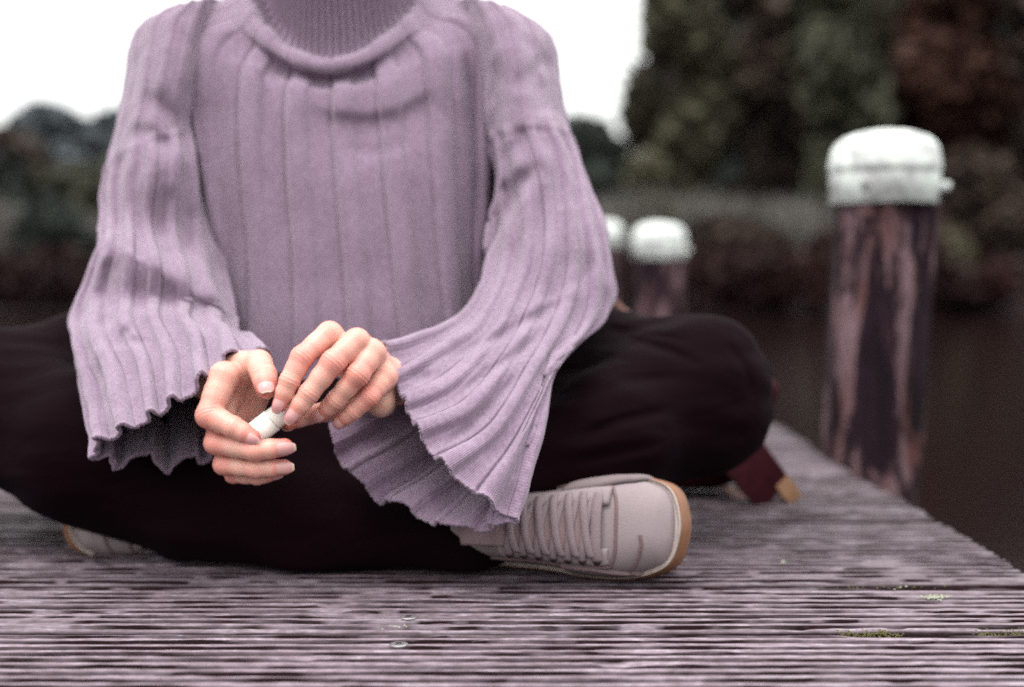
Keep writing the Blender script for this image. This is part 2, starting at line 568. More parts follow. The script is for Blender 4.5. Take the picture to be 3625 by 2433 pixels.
def apply_folds(v, normals, folds):
    px, py = project(v)
    cam_p = np.array([0, 0, CAM_Z])
    front = sstep(-0.05, 0.35, -np.einsum('ij,ij->i', normals, (v - cam_p) / np.linalg.norm(v - cam_p, axis=1)[:, None]))
    dep = np.zeros(len(v))
    for kind, line, amp, wid in folds:
        d, sd, t = poly_dist(px, py, line)
        taper = sstep(0, 0.3, t) * sstep(0, 0.3, 1 - t)
        if kind == 'crease':                       # valley (amp > 0 sinks away from the viewer)
            dep += amp * np.exp(-(d / wid) ** 2) * taper
        elif kind == 'step':                       # cloth to the right-hand side of the line direction sinks, easing out
            s = d * sd
            dep += amp * 0.5 * (1 + np.tanh(s / (0.45 * wid))) * np.exp(-(np.maximum(s, 0) / (3.2 * wid)) ** 2) * np.exp(-(np.maximum(-s, 0) / (3 * wid)) ** 2) * taper
    s = 1 + dep * front / v[:, 1]
    return cam_p + (v - cam_p) * s[:, None]

def grid_normals(G, closed=True):
    if closed:
        du = np.roll(G, -1, 1) - np.roll(G, 1, 1)
    else:
        du = np.gradient(G, axis=1)
    dv = np.gradient(G, axis=0)
    nn = np.cross(du, dv)
    return nn / (np.linalg.norm(nn, axis=-1, keepdims=True) + 1e-12)

def catmull(A, t, closed=False):
    """A[n,...] sampled at float positions t"""
    n = len(A)
    i = np.floor(t).astype(int)
    f = (t - i).reshape((-1,) + (1,) * (A.ndim - 1))
    def g(k):
        return A[(i + k) % n] if closed else A[np.clip(i + k, 0, n - 1)]
    p0, p1, p2, p3 = g(-1), g(0), g(1), g(2)
    return 0.5 * (2 * p1 + (-p0 + p2) * f + (2 * p0 - 5 * p1 + 4 * p2 - p3) * f ** 2 + (-p0 + 3 * p1 - 3 * p2 + p3) * f ** 3)

def rib_profile(ph, crease=1.0):
    """one raised panel and one sunk panel per turn, with a sharp groove beside each raised panel"""
    ph = ph - np.floor(ph)
    s = 0.55 * np.tanh(3.2 * np.sin(2 * np.pi * ph)) + 0.6 * np.sin(2 * np.pi * ph)
    g = np.exp(-((np.minimum(ph, 1 - ph)) / 0.045) ** 2)
    g2 = np.exp(-((ph - 0.5) / 0.055) ** 2)
    return 0.62 * s - crease * 0.75 * g - 0.38 * crease * g2

# ================================================================== SETTING
# ---- water, far bank
WATER_Z = -0.42
def water_mat():
    m, n, b = new_mat("dark_still_water")
    b.inputs["Base Color"].default_value = (0.006, 0.0025, 0.0025, 1)
    b.inputs["Roughness"].default_value = 0.12
    b.inputs["IOR"].default_value = 1.33
    b.inputs["Specular IOR Level"].default_value = 0.3
    r = noise_tex(n, coords(n, (2.2, 5.0, 1)), 2.0, 4, 0.6, 0.4)
    bump(n, b, r, 0.07, 0.05)
    return m
me = mesh_np("water", [(-90, -30, WATER_Z), (90, -30, WATER_Z), (90, 21, WATER_Z), (-90, 21, WATER_Z)], [(0, 1, 2, 3)], False)
tag(link("water", me, water_mat()), kind='structure')

nu, nv = 140, 40
xs = np.linspace(-90, 90, nu); ys = np.concatenate([np.linspace(18.5, 30, 26), np.geomspace(31, 260, 14)])
X, Y = np.meshgrid(xs, ys)
Zb = WATER_Z - 0.25 + 0.9 * sstep(18.6, 22, Y + 0.8 * vnoise(X * 0.5, X * 0 + 3)) + 0.12 * vnoise(X * 0.7, Y * 0.7) + 0.01 * (Y - 22)
bank_me = mesh_np("bank", np.stack([X, Y, Zb], -1).reshape(-1, 3), grid_faces(nu, nv))
tag(link("bank", bank_me, M['bank']), kind='structure')

# ---- trees on the far bank: trunk, limbs and a crown of many leaf clumps
LEAF = {
    'conifer': leaf_mat("needle_green", (0.008, 0.009, 0.008), (0.042, 0.050, 0.042)),
    'olive': leaf_mat("olive_leaf", (0.016, 0.013, 0.009), (0.095, 0.086, 0.056)),
    'rust': leaf_mat("rust_leaf", (0.012, 0.005, 0.005), (0.075, 0.034, 0.025)),
    'brown': leaf_mat("brown_leaf", (0.013, 0.008, 0.007), (0.066, 0.047, 0.038)),
    'green': leaf_mat("autumn_green_leaf", (0.016, 0.014, 0.011), (0.085, 0.086, 0.058)),
    'slate': leaf_mat("blue_grey_needle", (0.030, 0.034, 0.038), (0.110, 0.125, 0.140)),
}

def leaf_cloud(blobs, n, size, rng):
    """leaf-sized quads through the volume of several blobs; returns verts, faces, tone"""
    vol = np.array([b[3] * b[4] * b[5] for b in blobs]) ** 0.75
    pick = rng.choice(len(blobs), n, p=vol / vol.sum())
    B = np.array(blobs)[pick]
    d = rng.normal(size=(n, 3)); d /= np.linalg.norm(d, axis=1)[:, None]
    r = rng.random(n) ** 0.4
    # clumps: pull leaves towards a few dozen clump centres
    c = B[:, :3] + d * r[:, None] * B[:, 3:6]
    a = rng.normal(size=(n, 3)); a /= np.linalg.norm(a, axis=1)[:, None]
    b2 = np.cross(a, rng.normal(size=(n, 3))); b2 /= np.linalg.norm(b2, axis=1)[:, None] + 1e-9
    s = size * (0.6 + 0.8 * rng.random(n))[:, None]
    v = np.stack([c - a * s, c + b2 * s * 0.55, c + a * s, c - b2 * s * 0.55], 1).reshape(-1, 3)
    f = np.arange(4 * n).reshape(-1, 4)
    bt = rng.random(len(blobs))[pick]
    tone = np.clip(0.55 * bt + 0.5 * rng.random(n), 0, 1)
    return v, f, tone

TREE_NO = [0]
def tree(px, top, wpx, Yd, kind, label, leaves=2600, size=0.2, blobs_n=16, gappy=0.0):
    TREE_NO[0] += 1
    rng = np.random.default_rng(100 + TREE_NO[0])
    base = P(px, 940, Yd)[()]
    gz = float(np.interp(Yd, ys, Zb.mean(1)))
    topz = float(P(px, top, Yd)[2])
    w = wpx / F_PX * Yd / 2
    H = topz - gz
    root = tag(empty("tree", (base[0], Yd, gz)), label, "tree", "trees on the far bank")
    mb = MB()
    lean = rng.normal(0, 0.03, 2) * H
    tp = [np.array([base[0] + lean[0] * t, Yd + lean[1] * t, gz - 0.2 + t * H * 0.9]) for t in np.linspace(0, 1, 8)]
    r0 = 0.035 * H + 0.04
    mb.tube(tp, np.linspace(r0, r0 * 0.2, 8), 8)
    for i in range(9):
        t = 0.2 + 0.7 * rng.random(); s0 = tp[0] * (1 - t) + tp[-1] * t
        an = rng.random() * 6.28; L = w * (0.5 + 0.4 * rng.random())
        e = s0 + np.array([math.cos(an) * L, math.sin(an) * L, L * 0.6])
        mb.tube([s0, (s0 + e) / 2 + [0, 0, -0.05 * L], e], [r0 * 0.35, r0 * 0.22, r0 * 0.08], 6)
    link("trunk", mb.mesh("trunk"), M['bark'], root)
    blobs = []
    for i in range(blobs_n):
        t = (i + 0.5) / blobs_n
        zz = gz + H * (0.12 + 0.80 * t)
        if kind in ('conifer', 'slate'):
            env = (1.0 - 0.55 * t)
        else:
            env = 0.55 + 0.45 * math.sin(math.pi * min(1, t * 0.9 + 0.1))
        an = rng.random() * 6.28; rr = w * env * 0.62 * (rng.random() ** 0.5)
        rb = w * (0.30 + 0.28 * rng.random()) * (0.65 + 0.35 * env)
        blobs.append((base[0] + math.cos(an) * rr, Yd + math.sin(an) * rr, zz, rb, rb, min(rb * 0.9, topz - zz + 0.2)))
    v, f, tone = leaf_cloud(blobs, leaves, size, rng)
    me = mesh_np("crown", v, f, False)
    set_attr(me, "tone", np.repeat(tone, 4))
    link("crown", me, LEAF[kind], root)
    return root

tree(2395, -160, 440, 26.0, 'olive', "dull olive tree just right of the bright sky gap beyond the water", 8500, 0.19, 34)
tree(2760, -420, 520, 27.5, 'brown', "dark brown tree between the olive tree and the greenish one", 8000, 0.22, 34)
tree(2960, -200, 420, 24.5, 'green', "green and ochre tree above left of the large white-capped post", 8000, 0.19, 32)
tree(3330, -380, 560, 26.0, 'rust', "rust brown tree behind the large white-capped post", 9500, 0.21, 36)
tree(3720, -300, 460, 25.0, 'brown', "dark brown tree at the edge to the right of the large post", 7000, 0.21, 32)
tree(2620, -200, 560, 33.0, 'conifer', "tall dark conifer standing behind the olive and brown trees", 9000, 0.26, 34)
tree(3080, -420, 640, 34.0, 'olive', "broad olive tree standing behind the greenish tree", 9000, 0.28, 34)
tree(3560, -420, 640, 34.0, 'conifer', "dark conifer standing behind the rust brown tree", 9000, 0.28, 34)
tree(2080, 425, 520, 40.0, 'conifer', "low dark green tree under the bright sky gap beside the sleeve", 7000, 0.22, 30)
tree(1620, 380, 560, 42.0, 'conifer', "dark green tree far behind the sitting person's shoulder", 3000, 0.3, 20)
tree(1150, 360, 560, 42.0, 'conifer', "dark green tree far behind the middle of the sitting person", 3000, 0.3, 20)
tree(700, 380, 560, 42.0, 'conifer', "dark green tree far behind the sitting person's other shoulder", 4000, 0.3, 24)
tree(420, 400, 420, 40.0, 'slate', "blue-grey tree showing beside the left sleeve under the sky", 7000, 0.22, 32)
tree(150, 385, 480, 38.0, 'slate', "taller blue-grey tree at the left edge under the sky", 7500, 0.22, 32)
tree(285, 415, 360, 39.0, 'slate', "blue-grey tree between the two other blue-grey trees at the left", 6000, 0.22, 28)
tree(-160, 360, 480, 39.0, 'conifer', "dark green tree at the far left edge of the bank", 5000, 0.24, 24)
tree(320, 600, 520, 30.0, 'green', "low olive green tree behind the left sleeve near the water", 7000, 0.17, 30)
tree(0, 570, 520, 29.0, 'conifer', "low dark tree at the left edge near the water", 7000, 0.18, 30)
tree(-60, 480, 600, 34.0, 'brown', "dark brown tree between the left conifers", 6000, 0.24, 28)

def shrub(*a, **k):
    r = tree(*a, **k); r.name = "shrub"; r["category"] = "shrub"; r["group"] = "shrubs at the far water edge"
shrub(2600, 800, 420, 21.0, 'brown', "brown shrub at the far water edge between the two nearer posts", 3500, 0.11, 18)
shrub(3000, 850, 380, 20.6, 'rust', "rust-tinged low shrub at the far water edge just behind the large post", 3500, 0.11, 18)
shrub(3480, 560, 460, 21.2, 'brown', "tall dark shrub at the far water edge to the right of the large post", 5500, 0.12, 24)
shrub(3330, 860, 330, 20.4, 'olive', "low olive shrub at the water's edge right of the large post", 3000, 0.10, 16)
shrub(2290, 730, 320, 22.6, 'olive', "greyish olive shrub behind the two farther white-capped posts", 3000, 0.11, 16)
shrub(180, 720, 420, 21.0, 'conifer', "low dark shrub at the far water edge beside the left sleeve", 4000, 0.11, 18)

# dark dead undergrowth at the water's edge
v, f, tone = [], [], []
rng = np.random.default_rng(5)
blobs = []
for i in range(170):
    x = rng.uniform(-14, 15); y = rng.uniform(18.7, 22.0)
    h = rng.uniform(0.25, 0.62)
    blobs.append((x, y, WATER_Z + 0.35 + h * 0.4, rng.uniform(0.4, 0.8), 0.4, h))
v, f, tone = leaf_cloud(blobs, 34000, 0.09, rng)
me = mesh_np("undergrowth", v, f, False); set_attr(me, "tone", np.repeat(tone, 4))
tag(link("undergrowth", me, leaf_mat("dead_bracken", (0.006, 0.002, 0.0025), (0.026, 0.010, 0.009))), "dark maroon undergrowth along the far water edge", "undergrowth", kind='stuff')

# pale dry reeds standing behind it
n = 15000
gx = rng.uniform(-14, 14, n); gy = rng.uniform(21.6, 24.0, n)
dens = vnoise(gx * 0.42, gy * 0.2, seed=3) * 0.5 + 0.5
hh = (0.65 + 0.75 * dens) * (0.7 + 0.5 * rng.random(n))
keep = rng.random(n) < (0.35 + 0.65 * dens)
gx, gy, hh = gx[keep], gy[keep], hh[keep]; n = len(gx)
gz = np.interp(gy, ys, Zb.mean(1)) - 0.05
ln = rng.normal(0, 0.16, (n, 2)); an = rng.random(n) * 3.14
wx, wy = np.cos(an) * 0.014, np.sin(an) * 0.014
b0 = np.stack([gx, gy, gz], -1); md = b0 + np.stack([ln[:, 0] * hh * .4, ln[:, 1] * hh * .4, hh * 0.6], -1)
tp = b0 + np.stack([ln[:, 0] * hh * 1.2, ln[:, 1] * hh * 1.2, hh], -1)
sd = np.stack([wx, wy, wx * 0], -1)
v = np.stack([b0 - sd, b0 + sd, md - sd, md + sd, tp - sd * .5, tp + sd * .5], 1).reshape(-1, 3)
o = np.arange(n)[:, None] * 6
f = np.concatenate([o + [0, 1, 3, 2], o + [2, 3, 5, 4]])
me = mesh_np("reeds", v, f, False); set_attr(me, "tone", np.repeat(np.clip(0.5 * dens[keep] + 0.5 * rng.random(n), 0, 1), 6))
tag(link("reeds", me, leaf_mat("dry_reed", (0.038, 0.033, 0.031), (0.150, 0.140, 0.130))), "pale dry reeds in a band on the far bank", "reeds", kind='stuff')

# ---- deck of grooved planks
DECK_R = 0.484
PITCH_B = 0.153
deck = tag(empty("deck", (0, 0, 0)), "weathered grey deck of grooved planks over the water", kind='structure')

def plank_mesh(seed, nx, ny, fine, clog=1.0):
    rng = np.random.default_rng(seed)
    L0, L1 = -1.15, DECK_R + rng.normal(0, 0.002)
    W = 0.1455
    y = np.linspace(0, W, ny); x = np.linspace(L0, L1, nx)
    Xg, Yg = np.meshgrid(x, y)
    wob = 0.0006 * vnoise(Xg * 4, Yg * 0 + seed, seed=seed)
    yy = Yg + wob - 0.0099
    gp = 0.0157
    ph = yy / gp - np.floor(yy / gp)
    gid = np.floor(yy / gp)
    dgr = np.minimum(ph, 1 - ph) * gp                     # distance to the groove line
    # grooves partly filled with grit and splinters
    fill = clog * sstep(0.22, 0.50, vnoise(Xg * 11, gid * 3.7 + seed, seed=seed + 1) * 0.5 + vnoise(Xg * 48, gid * 2.1, seed=seed + 2) * 0.55)
    half = 0.0033 + 0.0011 * vnoise(Xg * 21, gid * 5, seed=seed + 9)
    groove = (1 - sstep(half - 0.0008, half + 0.0008, dgr)) * (0.0062 * (1 - 0.75 * fill))
    crown = 0.0009 * (dgr / (gp / 2)) ** 0.7
    fibre = 0.00045 * vnoise(Xg * 16, Yg * 900, seed=seed + 3) + 0.0004 * vnoise(Xg * 70, Yg * 500, seed=seed + 4)
    cup = 0.0009 * vnoise(Xg * 2.5, Yg * 9, seed=seed + 5)
    chip = 0.0022 * sstep(0.45, 0.8, vnoise(Xg * 26, Yg * 210, seed=seed + 6)) * sstep(0.1, 0.6, vnoise(Xg * 3.2, Yg * 14, seed=seed + 7))
    Zg = crown - groove + fibre + cup - chip
    edge = np.minimum(Yg, W - Yg)
    Zg -= 0.0035 * (1 - sstep(0, 0.006, edge))
    ragged = 0.0035 * vnoise(Yg * 120, Yg * 0, seed=seed + 8)
    Xg = Xg + ragged * sstep(L1 - 0.02, L1, Xg)
    top = np.stack([Xg, Yg, Zg - 0.0012], -1).reshape(-1, 3)
    v = list(map(tuple, top)); f = grid_faces(nx, ny).tolist()
    ring = [j for j in range(nx)] + [i * nx + nx - 1 for i in range(1, ny)] + [(ny - 1) * nx + j for j in range(nx - 2, -1, -1)] + [i * nx for i in range(ny - 2, 0, -1)]
    b0 = len(v)
    for k in ring: v.append((v[k][0], v[k][1], -0.028))
    m = len(ring)
    for i in range(m):
        j = (i + 1) % m
        f.append((ring[j], ring[i], b0 + i, b0 + j))
    f.append(tuple(range(b0 + m - 1, b0 - 1, -1)))
    me = mesh_np("plank", v, f, True)
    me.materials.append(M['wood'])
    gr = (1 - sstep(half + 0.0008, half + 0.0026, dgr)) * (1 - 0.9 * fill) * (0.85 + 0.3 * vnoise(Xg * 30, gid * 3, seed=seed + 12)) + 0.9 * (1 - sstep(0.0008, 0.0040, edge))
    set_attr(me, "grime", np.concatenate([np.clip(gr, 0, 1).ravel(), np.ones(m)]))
    return me

first_y = 1.0286 + 0.004 - 2 * PITCH_B
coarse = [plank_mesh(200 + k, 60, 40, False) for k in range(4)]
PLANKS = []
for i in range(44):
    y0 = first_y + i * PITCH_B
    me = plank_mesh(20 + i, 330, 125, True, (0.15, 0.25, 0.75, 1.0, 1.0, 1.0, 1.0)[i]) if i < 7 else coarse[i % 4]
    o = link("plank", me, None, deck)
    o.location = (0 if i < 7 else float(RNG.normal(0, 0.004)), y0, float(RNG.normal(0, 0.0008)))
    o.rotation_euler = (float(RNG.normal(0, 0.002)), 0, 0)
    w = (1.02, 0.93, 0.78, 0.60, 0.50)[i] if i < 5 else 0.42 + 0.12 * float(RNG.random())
    o.color = (w, w * 0.96, w * 1.03, 1)                # boards darken from the front row backwards, then vary at random
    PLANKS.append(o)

# screws: a dished head with a star recess, two per plank over the joist
def star_prism(mb, r1, r2, z0, z1):
    v = []
    for z in (z0, z1):
        for k in range(12):
            a = math.pi * k / 6; r = r1 if k % 2 == 0 else r2
            v.append((r * math.cos(a), r * math.sin(a), z))
    f = [(k, (k + 1) % 12, 12 + (k + 1) % 12, 12 + k) for k in range(12)] + [tuple(range(12, 24)), tuple(range(11, -1, -1))]
    mb.add(v, f)
mb = MB(); mb.lathe([(0.0001, -0.004), (0.0056, -0.004), (0.0072, -0.0004), (0.0069, 0.0003), (0.0056, 0.0006), (0.0001, 0.0005)], n=20, cap=False)
screw_me = mb.mesh("screw"); screw_me.materials.append(M['screw'])
mb = MB(); star_prism(mb, 0.0031, 0.0018, 0.0004, 0.0011)
rec_me = mb.mesh("recess", False); rec_me.materials.append(M['recess'])
for i, o in enumerate(PLANKS[:14]):
    for xj in (-0.0845, -0.72):
        for dy in ((0.112,) if i == 1 else (0.037,) if i == 2 else ()):
            s = bpy.data.objects.new("screw", screw_me); COL.objects.link(s); s.parent = o
            s.location = (xj + float(RNG.normal(0, 0.0015)), dy, 0.0006)
            if i < 5 and xj > -0.2:
                # dark star prism stands in for the hollow recess: part of the same screw
                s2 = MB(); s2.lathe([(0.0001, -0.004), (0.0056, -0.004), (0.0072, -0.0004), (0.0069, 0.0003), (0.0056, 0.0006), (0.0001, 0.0005)], n=20, cap=False)
                nf = len(s2.f); star_prism(s2, 0.0031, 0.0018, 0.0002, 0.0010)
                m2 = s2.mesh("screw"); m2.materials.append(M['screw']); m2.materials.append(M['recess'])
                for p in m2.polygons[nf:]: p.material_index = 1
                s.data = m2

for x in (0.40, -0.085, -0.72, -1.1):
    mb = MB(); mb.box((x, 3.75, -0.10), (0.07, 6.2, 0.14))
    link("joist", mb.mesh("joist", False), M['beam'], deck)

# moss in the joint and pale lichen specks
def blob_cluster(name, pts, mat, parent, label):
    v, f = [], []
    ico = [(0, 0, 1)] + [(math.cos(a) * .9, math.sin(a) * .9, .35) for a in np.arange(6) * math.pi / 3] + [(math.cos(a), math.sin(a), -.3) for a in np.arange(6) * math.pi / 3 + .5]
    for (x, y, z, r) in pts:
        n = len(v)
        for p in ico: v.append((x + p[0] * r, y + p[1] * r, z + p[2] * r * 0.7))
        for k in range(6):
            f.append((n, n + 1 + k, n + 1 + (k + 1) % 6))
            f.append((n + 1 + k, n + 7 + k, n + 7 + (k + 1) % 6, n + 1 + (k + 1) % 6))
    o = link(name, mesh_np(name, v, f), mat, parent)
    return tag(o, kind='stuff')
pts = []
for (pa, pb, py, k) in ((2960, 3190, 2240, 170), (3440, 3640, 2232, 170), (3060, 3150, 2240, 80)):
    for j in range(k):
        p = P(RNG.uniform(pa, pb), py + RNG.normal(0, 7), 1.03)
        pts.append((p[0], 1.028 + RNG.normal(0, 0.0025), -0.004 + abs(RNG.normal(0, 0.0022)), RNG.uniform(0.0004, 0.0010)))
for j in range(22):
    p = P(RNG.uniform(2900, 3350), 2078, 1.185)
    pts.append((p[0], 1.182 + RNG.normal(0, 0.002), -0.004 + abs(RNG.normal(0, 0.0015)), RNG.uniform(0.0006, 0.0012)))
blob_cluster("moss", pts, M['moss'], deck, None)
pts = []
for (cx_, cy_, sx, k) in ((3335, 2128, 24, 60), (1385, 2238, 20, 8), (2790, 2000, 10, 8), (3180, 2090, 30, 8)):
    for j in range(k):
        Yl = 0.29 * F_PX / (cy_ + RNG.normal(0, 4) - 940)
        p = P(cx_ + RNG.normal(0, sx), 940, Yl)
        pts.append((p[0], Yl, 0.0, RNG.uniform(0.0005, 0.0014)))
blob_cluster("lichen", pts, M['lichen'], deck, None)

# ---- mooring posts with white caps
def mooring_post(x, y, ztop, r, label, tilt=0.0, seed=1):
    root = tag(empty("mooring_post", (x, y, WATER_Z)), label, "post", "mooring posts along the deck edge")
    rng = np.random.default_rng(seed)
    n, m = 48, 60
    zs = np.linspace(-1.3, ztop - 0.10, m)
    th = np.linspace(0, 2 * math.pi, n, endpoint=False)
    TH, ZZ = np.meshgrid(th, zs)
    R = r * (0.965 + 0.012 * np.cos(3 * TH + 1)) + 0.010 * vnoise(np.cos(TH) * 2.2 + 9, np.sin(TH) * 2.2, ZZ * 2.2, seed=seed) + 0.004 * vnoise(np.cos(TH) * 9, np.sin(TH) * 9, ZZ * 5, seed=seed + 1)
    R -= 0.010 * sstep(0.25, -0.1, ZZ - (ztop - 0.6)) * (0.5 + 0.5 * np.cos(TH - 0.6))
    sh = math.tan(tilt)
    XX = x + R * np.cos(TH) + (ZZ - ztop) * sh; YY = y + R * np.sin(TH)
    link("timber", mesh_np("timber", np.stack([XX, YY, ZZ], -1).reshape(-1, 3), grid_faces(n, m, True)), M['post'], root)
    k = r / 0.09
    mb = MB()
    prof = [(0.0905, -0.125), (0.0925, -0.124), (0.0918, -0.075), (0.0915, -0.071), (0.0938, -0.069), (0.0945, -0.060), (0.0935, -0.056), (0.0925, -0.050), (0.0900, -0.036), (0.084, -0.023), (0.070, -0.0115), (0.050, -0.0045), (0.025, -0.0010), (0.0005, 0.0)]
    mb.lathe([(a * k, b * k) for a, b in prof], (x, y, ztop), 48, cap=False)
    v = np.array(mb.v)                                   # dents and a slightly uneven skirt
    v[:, 2] += 0.0025 * vnoise(v[:, 0] * 18, v[:, 1] * 18, v[:, 2] * 30, seed=seed + 3)
    c = v[:, :2] - [x, y]
    v[:, :2] = [x, y] + c * (1 + 0.02 * vnoise(v[:, 0] * 14, v[:, 1] * 14, v[:, 2] * 22, seed=seed + 4))[:, None]
    cap = link("cap", mesh_np("cap", v, mb.f), M['cap'], root)
    for a in (math.radians(235), math.radians(-14), math.radians(110)):
        b = MB()
        d = np.array([math.cos(a), math.sin(a), 0]); s = np.cross(d, [0, 0, 1])
        Rm = np.stack([s, [0, 0, 1], d], 1)
        ln = 0.016 if abs(a) < 0.5 else 0.004
        b.lathe([(0.0001, -0.01), (0.0085 * k, -0.01), (0.0085 * k, ln * 0.7), (0.006 * k, ln), (0.0001, ln)], np.array([x, y, ztop - 0.095 * k]) + d * 0.091 * k, 10, Rm, cap=False)
        link("bolt", b.mesh("bolt"), M['cap'] if abs(a) < 0.5 else M['bolt'], cap)
    return root

pz = lambda py, Y: float(P(0, py, Y)[2])
mooring_post(float(P(3134, 500, 2.17)[0]), 2.17, pz(464, 2.17), 0.0865, "large timber post with a chalky white cap beside the deck corner", math.radians(1.9), 3)
mooring_post(float(P(2333, 800, 4.5)[0]), 4.5, pz(789, 4.5), 0.088, "smaller-looking white-capped post between the sleeve and the large post", 0.0, 4)
mooring_post(float(P(2135, 800, 5.6)[0]), 5.6, pz(781, 5.6), 0.083, "farthest white-capped post, half hidden behind the sleeve", 0.0, 6)

# ---- leather bag behind the knee
bag = tag(empty("shoulder_bag", tuple(P(2420, 1700, 1.66) * [1, 1, 0])), "dark maroon leather bag lying on the deck behind the bent knee", "bag")
n, m = 40, 26
th = np.linspace(0, 2 * math.pi, n, endpoint=False); tv = np.linspace(0, 1, m)
TH, TV = np.meshgrid(th, tv)
ctr = P(2330, 1700, 1.66)
w = 0.105 * (1 + 0.15 * TV) ; dpt = 0.055 * (1 - 0.45 * TV)
se = lambda c, p: np.sign(c) * np.abs(c) ** p
clo = np.sqrt(np.clip(1 - np.abs(2 * TV - 1) ** 8, 0, 1))
XX = ctr[0] + w * se(np.cos(TH), 0.5) * clo + 0.045 * TV
YY = 1.665 + dpt * se(np.sin(TH), 0.6) * clo
ZZ = 0.004 + 0.155 * TV + 0.004 * vnoise(XX * 20, YY * 20, TV * 4)
v = np.stack([XX, YY, ZZ], -1).reshape(-1, 3)
f = grid_faces(n, m, True).tolist() + [tuple(range(n - 1, -1, -1)), tuple(range((m - 1) * n, m * n))]
link("body", mesh_np("body", v, f), M['leather'], bag)
def band(name, pts, widths, thick, mat, wdir=(0, 0, 1)):
    """flat strap along points"""
    pts = np.array(pts, float); t = np.linspace(0, len(pts) - 1, 8 * (len(pts) - 1) + 1)
    c = catmull(pts, t); wd = np.interp(t, np.arange(len(pts)), widths)
    tg = np.gradient(c, axis=0); tg /= np.linalg.norm(tg, axis=1)[:, None]
    wv = np.cross(tg, np.array(wdir, float)); wv /= np.linalg.norm(wv, axis=1)[:, None]
    nn = np.cross(wv, tg)
    q = np.stack([c - wv * wd[:, None] / 2 - nn * thick / 2, c + wv * wd[:, None] / 2 - nn * thick / 2, c + wv * wd[:, None] / 2 + nn * thick / 2, c - wv * wd[:, None] / 2 + nn * thick / 2], 1).reshape(-1, 3)
    f = grid_faces(4, len(c), True).tolist() + [(3, 2, 1, 0), tuple(range(len(q) - 4, len(q)))]
    return link(name, mesh_np(name, q, f, False), mat, bag)
band("strap", [P(2545, 1480, 1.60), P(2620, 1600, 1.585), P(2690, 1690, 1.585), P(2742, 1752, 1.598)], [0.058, 0.060, 0.058, 0.056], 0.006, M['leather'], (0.1, -1, 0.25))
band("strap_end", [P(2762, 1700, 1.600), P(2790, 1740, 1.603), P(2812, 1768, 1.608)], [0.020, 0.022, 0.018], 0.010, M['raw_edge'], (0.1, -1, 0.25))
band("strap", [P(2560, 1725, 1.63), P(2610, 1755, 1.63), P(2660, 1785, 1.62)], [0.012, 0.012, 0.012], 0.004, M['strap_brown'], (0, -0.7, 0.7))
mb = MB()
mb.tube(catmull(np.array([P(2050, 980, 1.72), P(2130, 1030, 1.72), P(2190, 1090, 1.715), P(2250, 1150, 1.71), P(2330, 1300, 1.70), P(2400, 1500, 1.69)]), np.linspace(0, 5, 30)), 0.0055, 8)
link("handle", mb.mesh("handle"), M['strap_brown'], bag)

# ================================================================== PERSON
person = tag(empty("person", (-0.2, 1.45, 0)), "person in a mauve ribbed wide-sleeved sweater and black trousers sitting cross-legged on the deck", "person")
HY = 1.13                                           # distance of the hands
KM = 0.4145 * HY / F_PX                             # metres per unit of the hand study
def HP(x, y, d):                                    # hand-study point; d millimetres behind the hands' plane
    return P(650 + x * 0.4145, 1100 + y * 0.4145, HY + d / 1000.0)

# fingers: joints (x, y, depth mm, radius) from knuckle to tip
HAND_R = {
    'thumb':  [(480, 495, 44, 128), (642, 452, 24, 116), (690, 560, 6, 108), (706, 672, -6, 84)],
    'index':  [(345, 560, 16, 130), (215, 895, 0, 112), (425, 995, -10, 92), (588, 1083, -13, 70)],
    'middle': [(370, 720, 38, 125), (275, 1130, 4, 100), (610, 1196, -11, 88), (862, 1166, -9, 76)],
    'ring':   [(420, 880, 50, 120), (345, 1312, 9, 92), (620, 1352, -4, 80), (858, 1338, -2, 70)],
    'pinky':  [(480, 1010, 58, 105), (425, 1402, 20, 74), (630, 1420, 8, 68), (780, 1390, 8, 58)],
}
HAND_L = {
    'thumb':  [(1600, 730, 44, 120), (1330, 845, 40, 96), (1085, 885, 27, 84), (905, 960, 16, 62)],
    'index':  [(1245, 195, 14, 104), (1012, 400, -1, 100), (905, 600, -8, 86), (822, 800, -10, 66)],
    'middle': [(1480, 255, 8, 106), (1278, 440, -5, 106), (1072, 705, -10, 88), (938, 895, -11, 70)],
    'ring':   [(1615, 355, 12, 106), (1490, 545, -3, 100), (1300, 765, 1, 82), (1180, 885, 8, 64)],
    'pinky':  [(1715, 560, 20, 106), (1590, 735, 6, 86), (1450, 860, 8, 74), (1345, 945, 13, 60)],
}

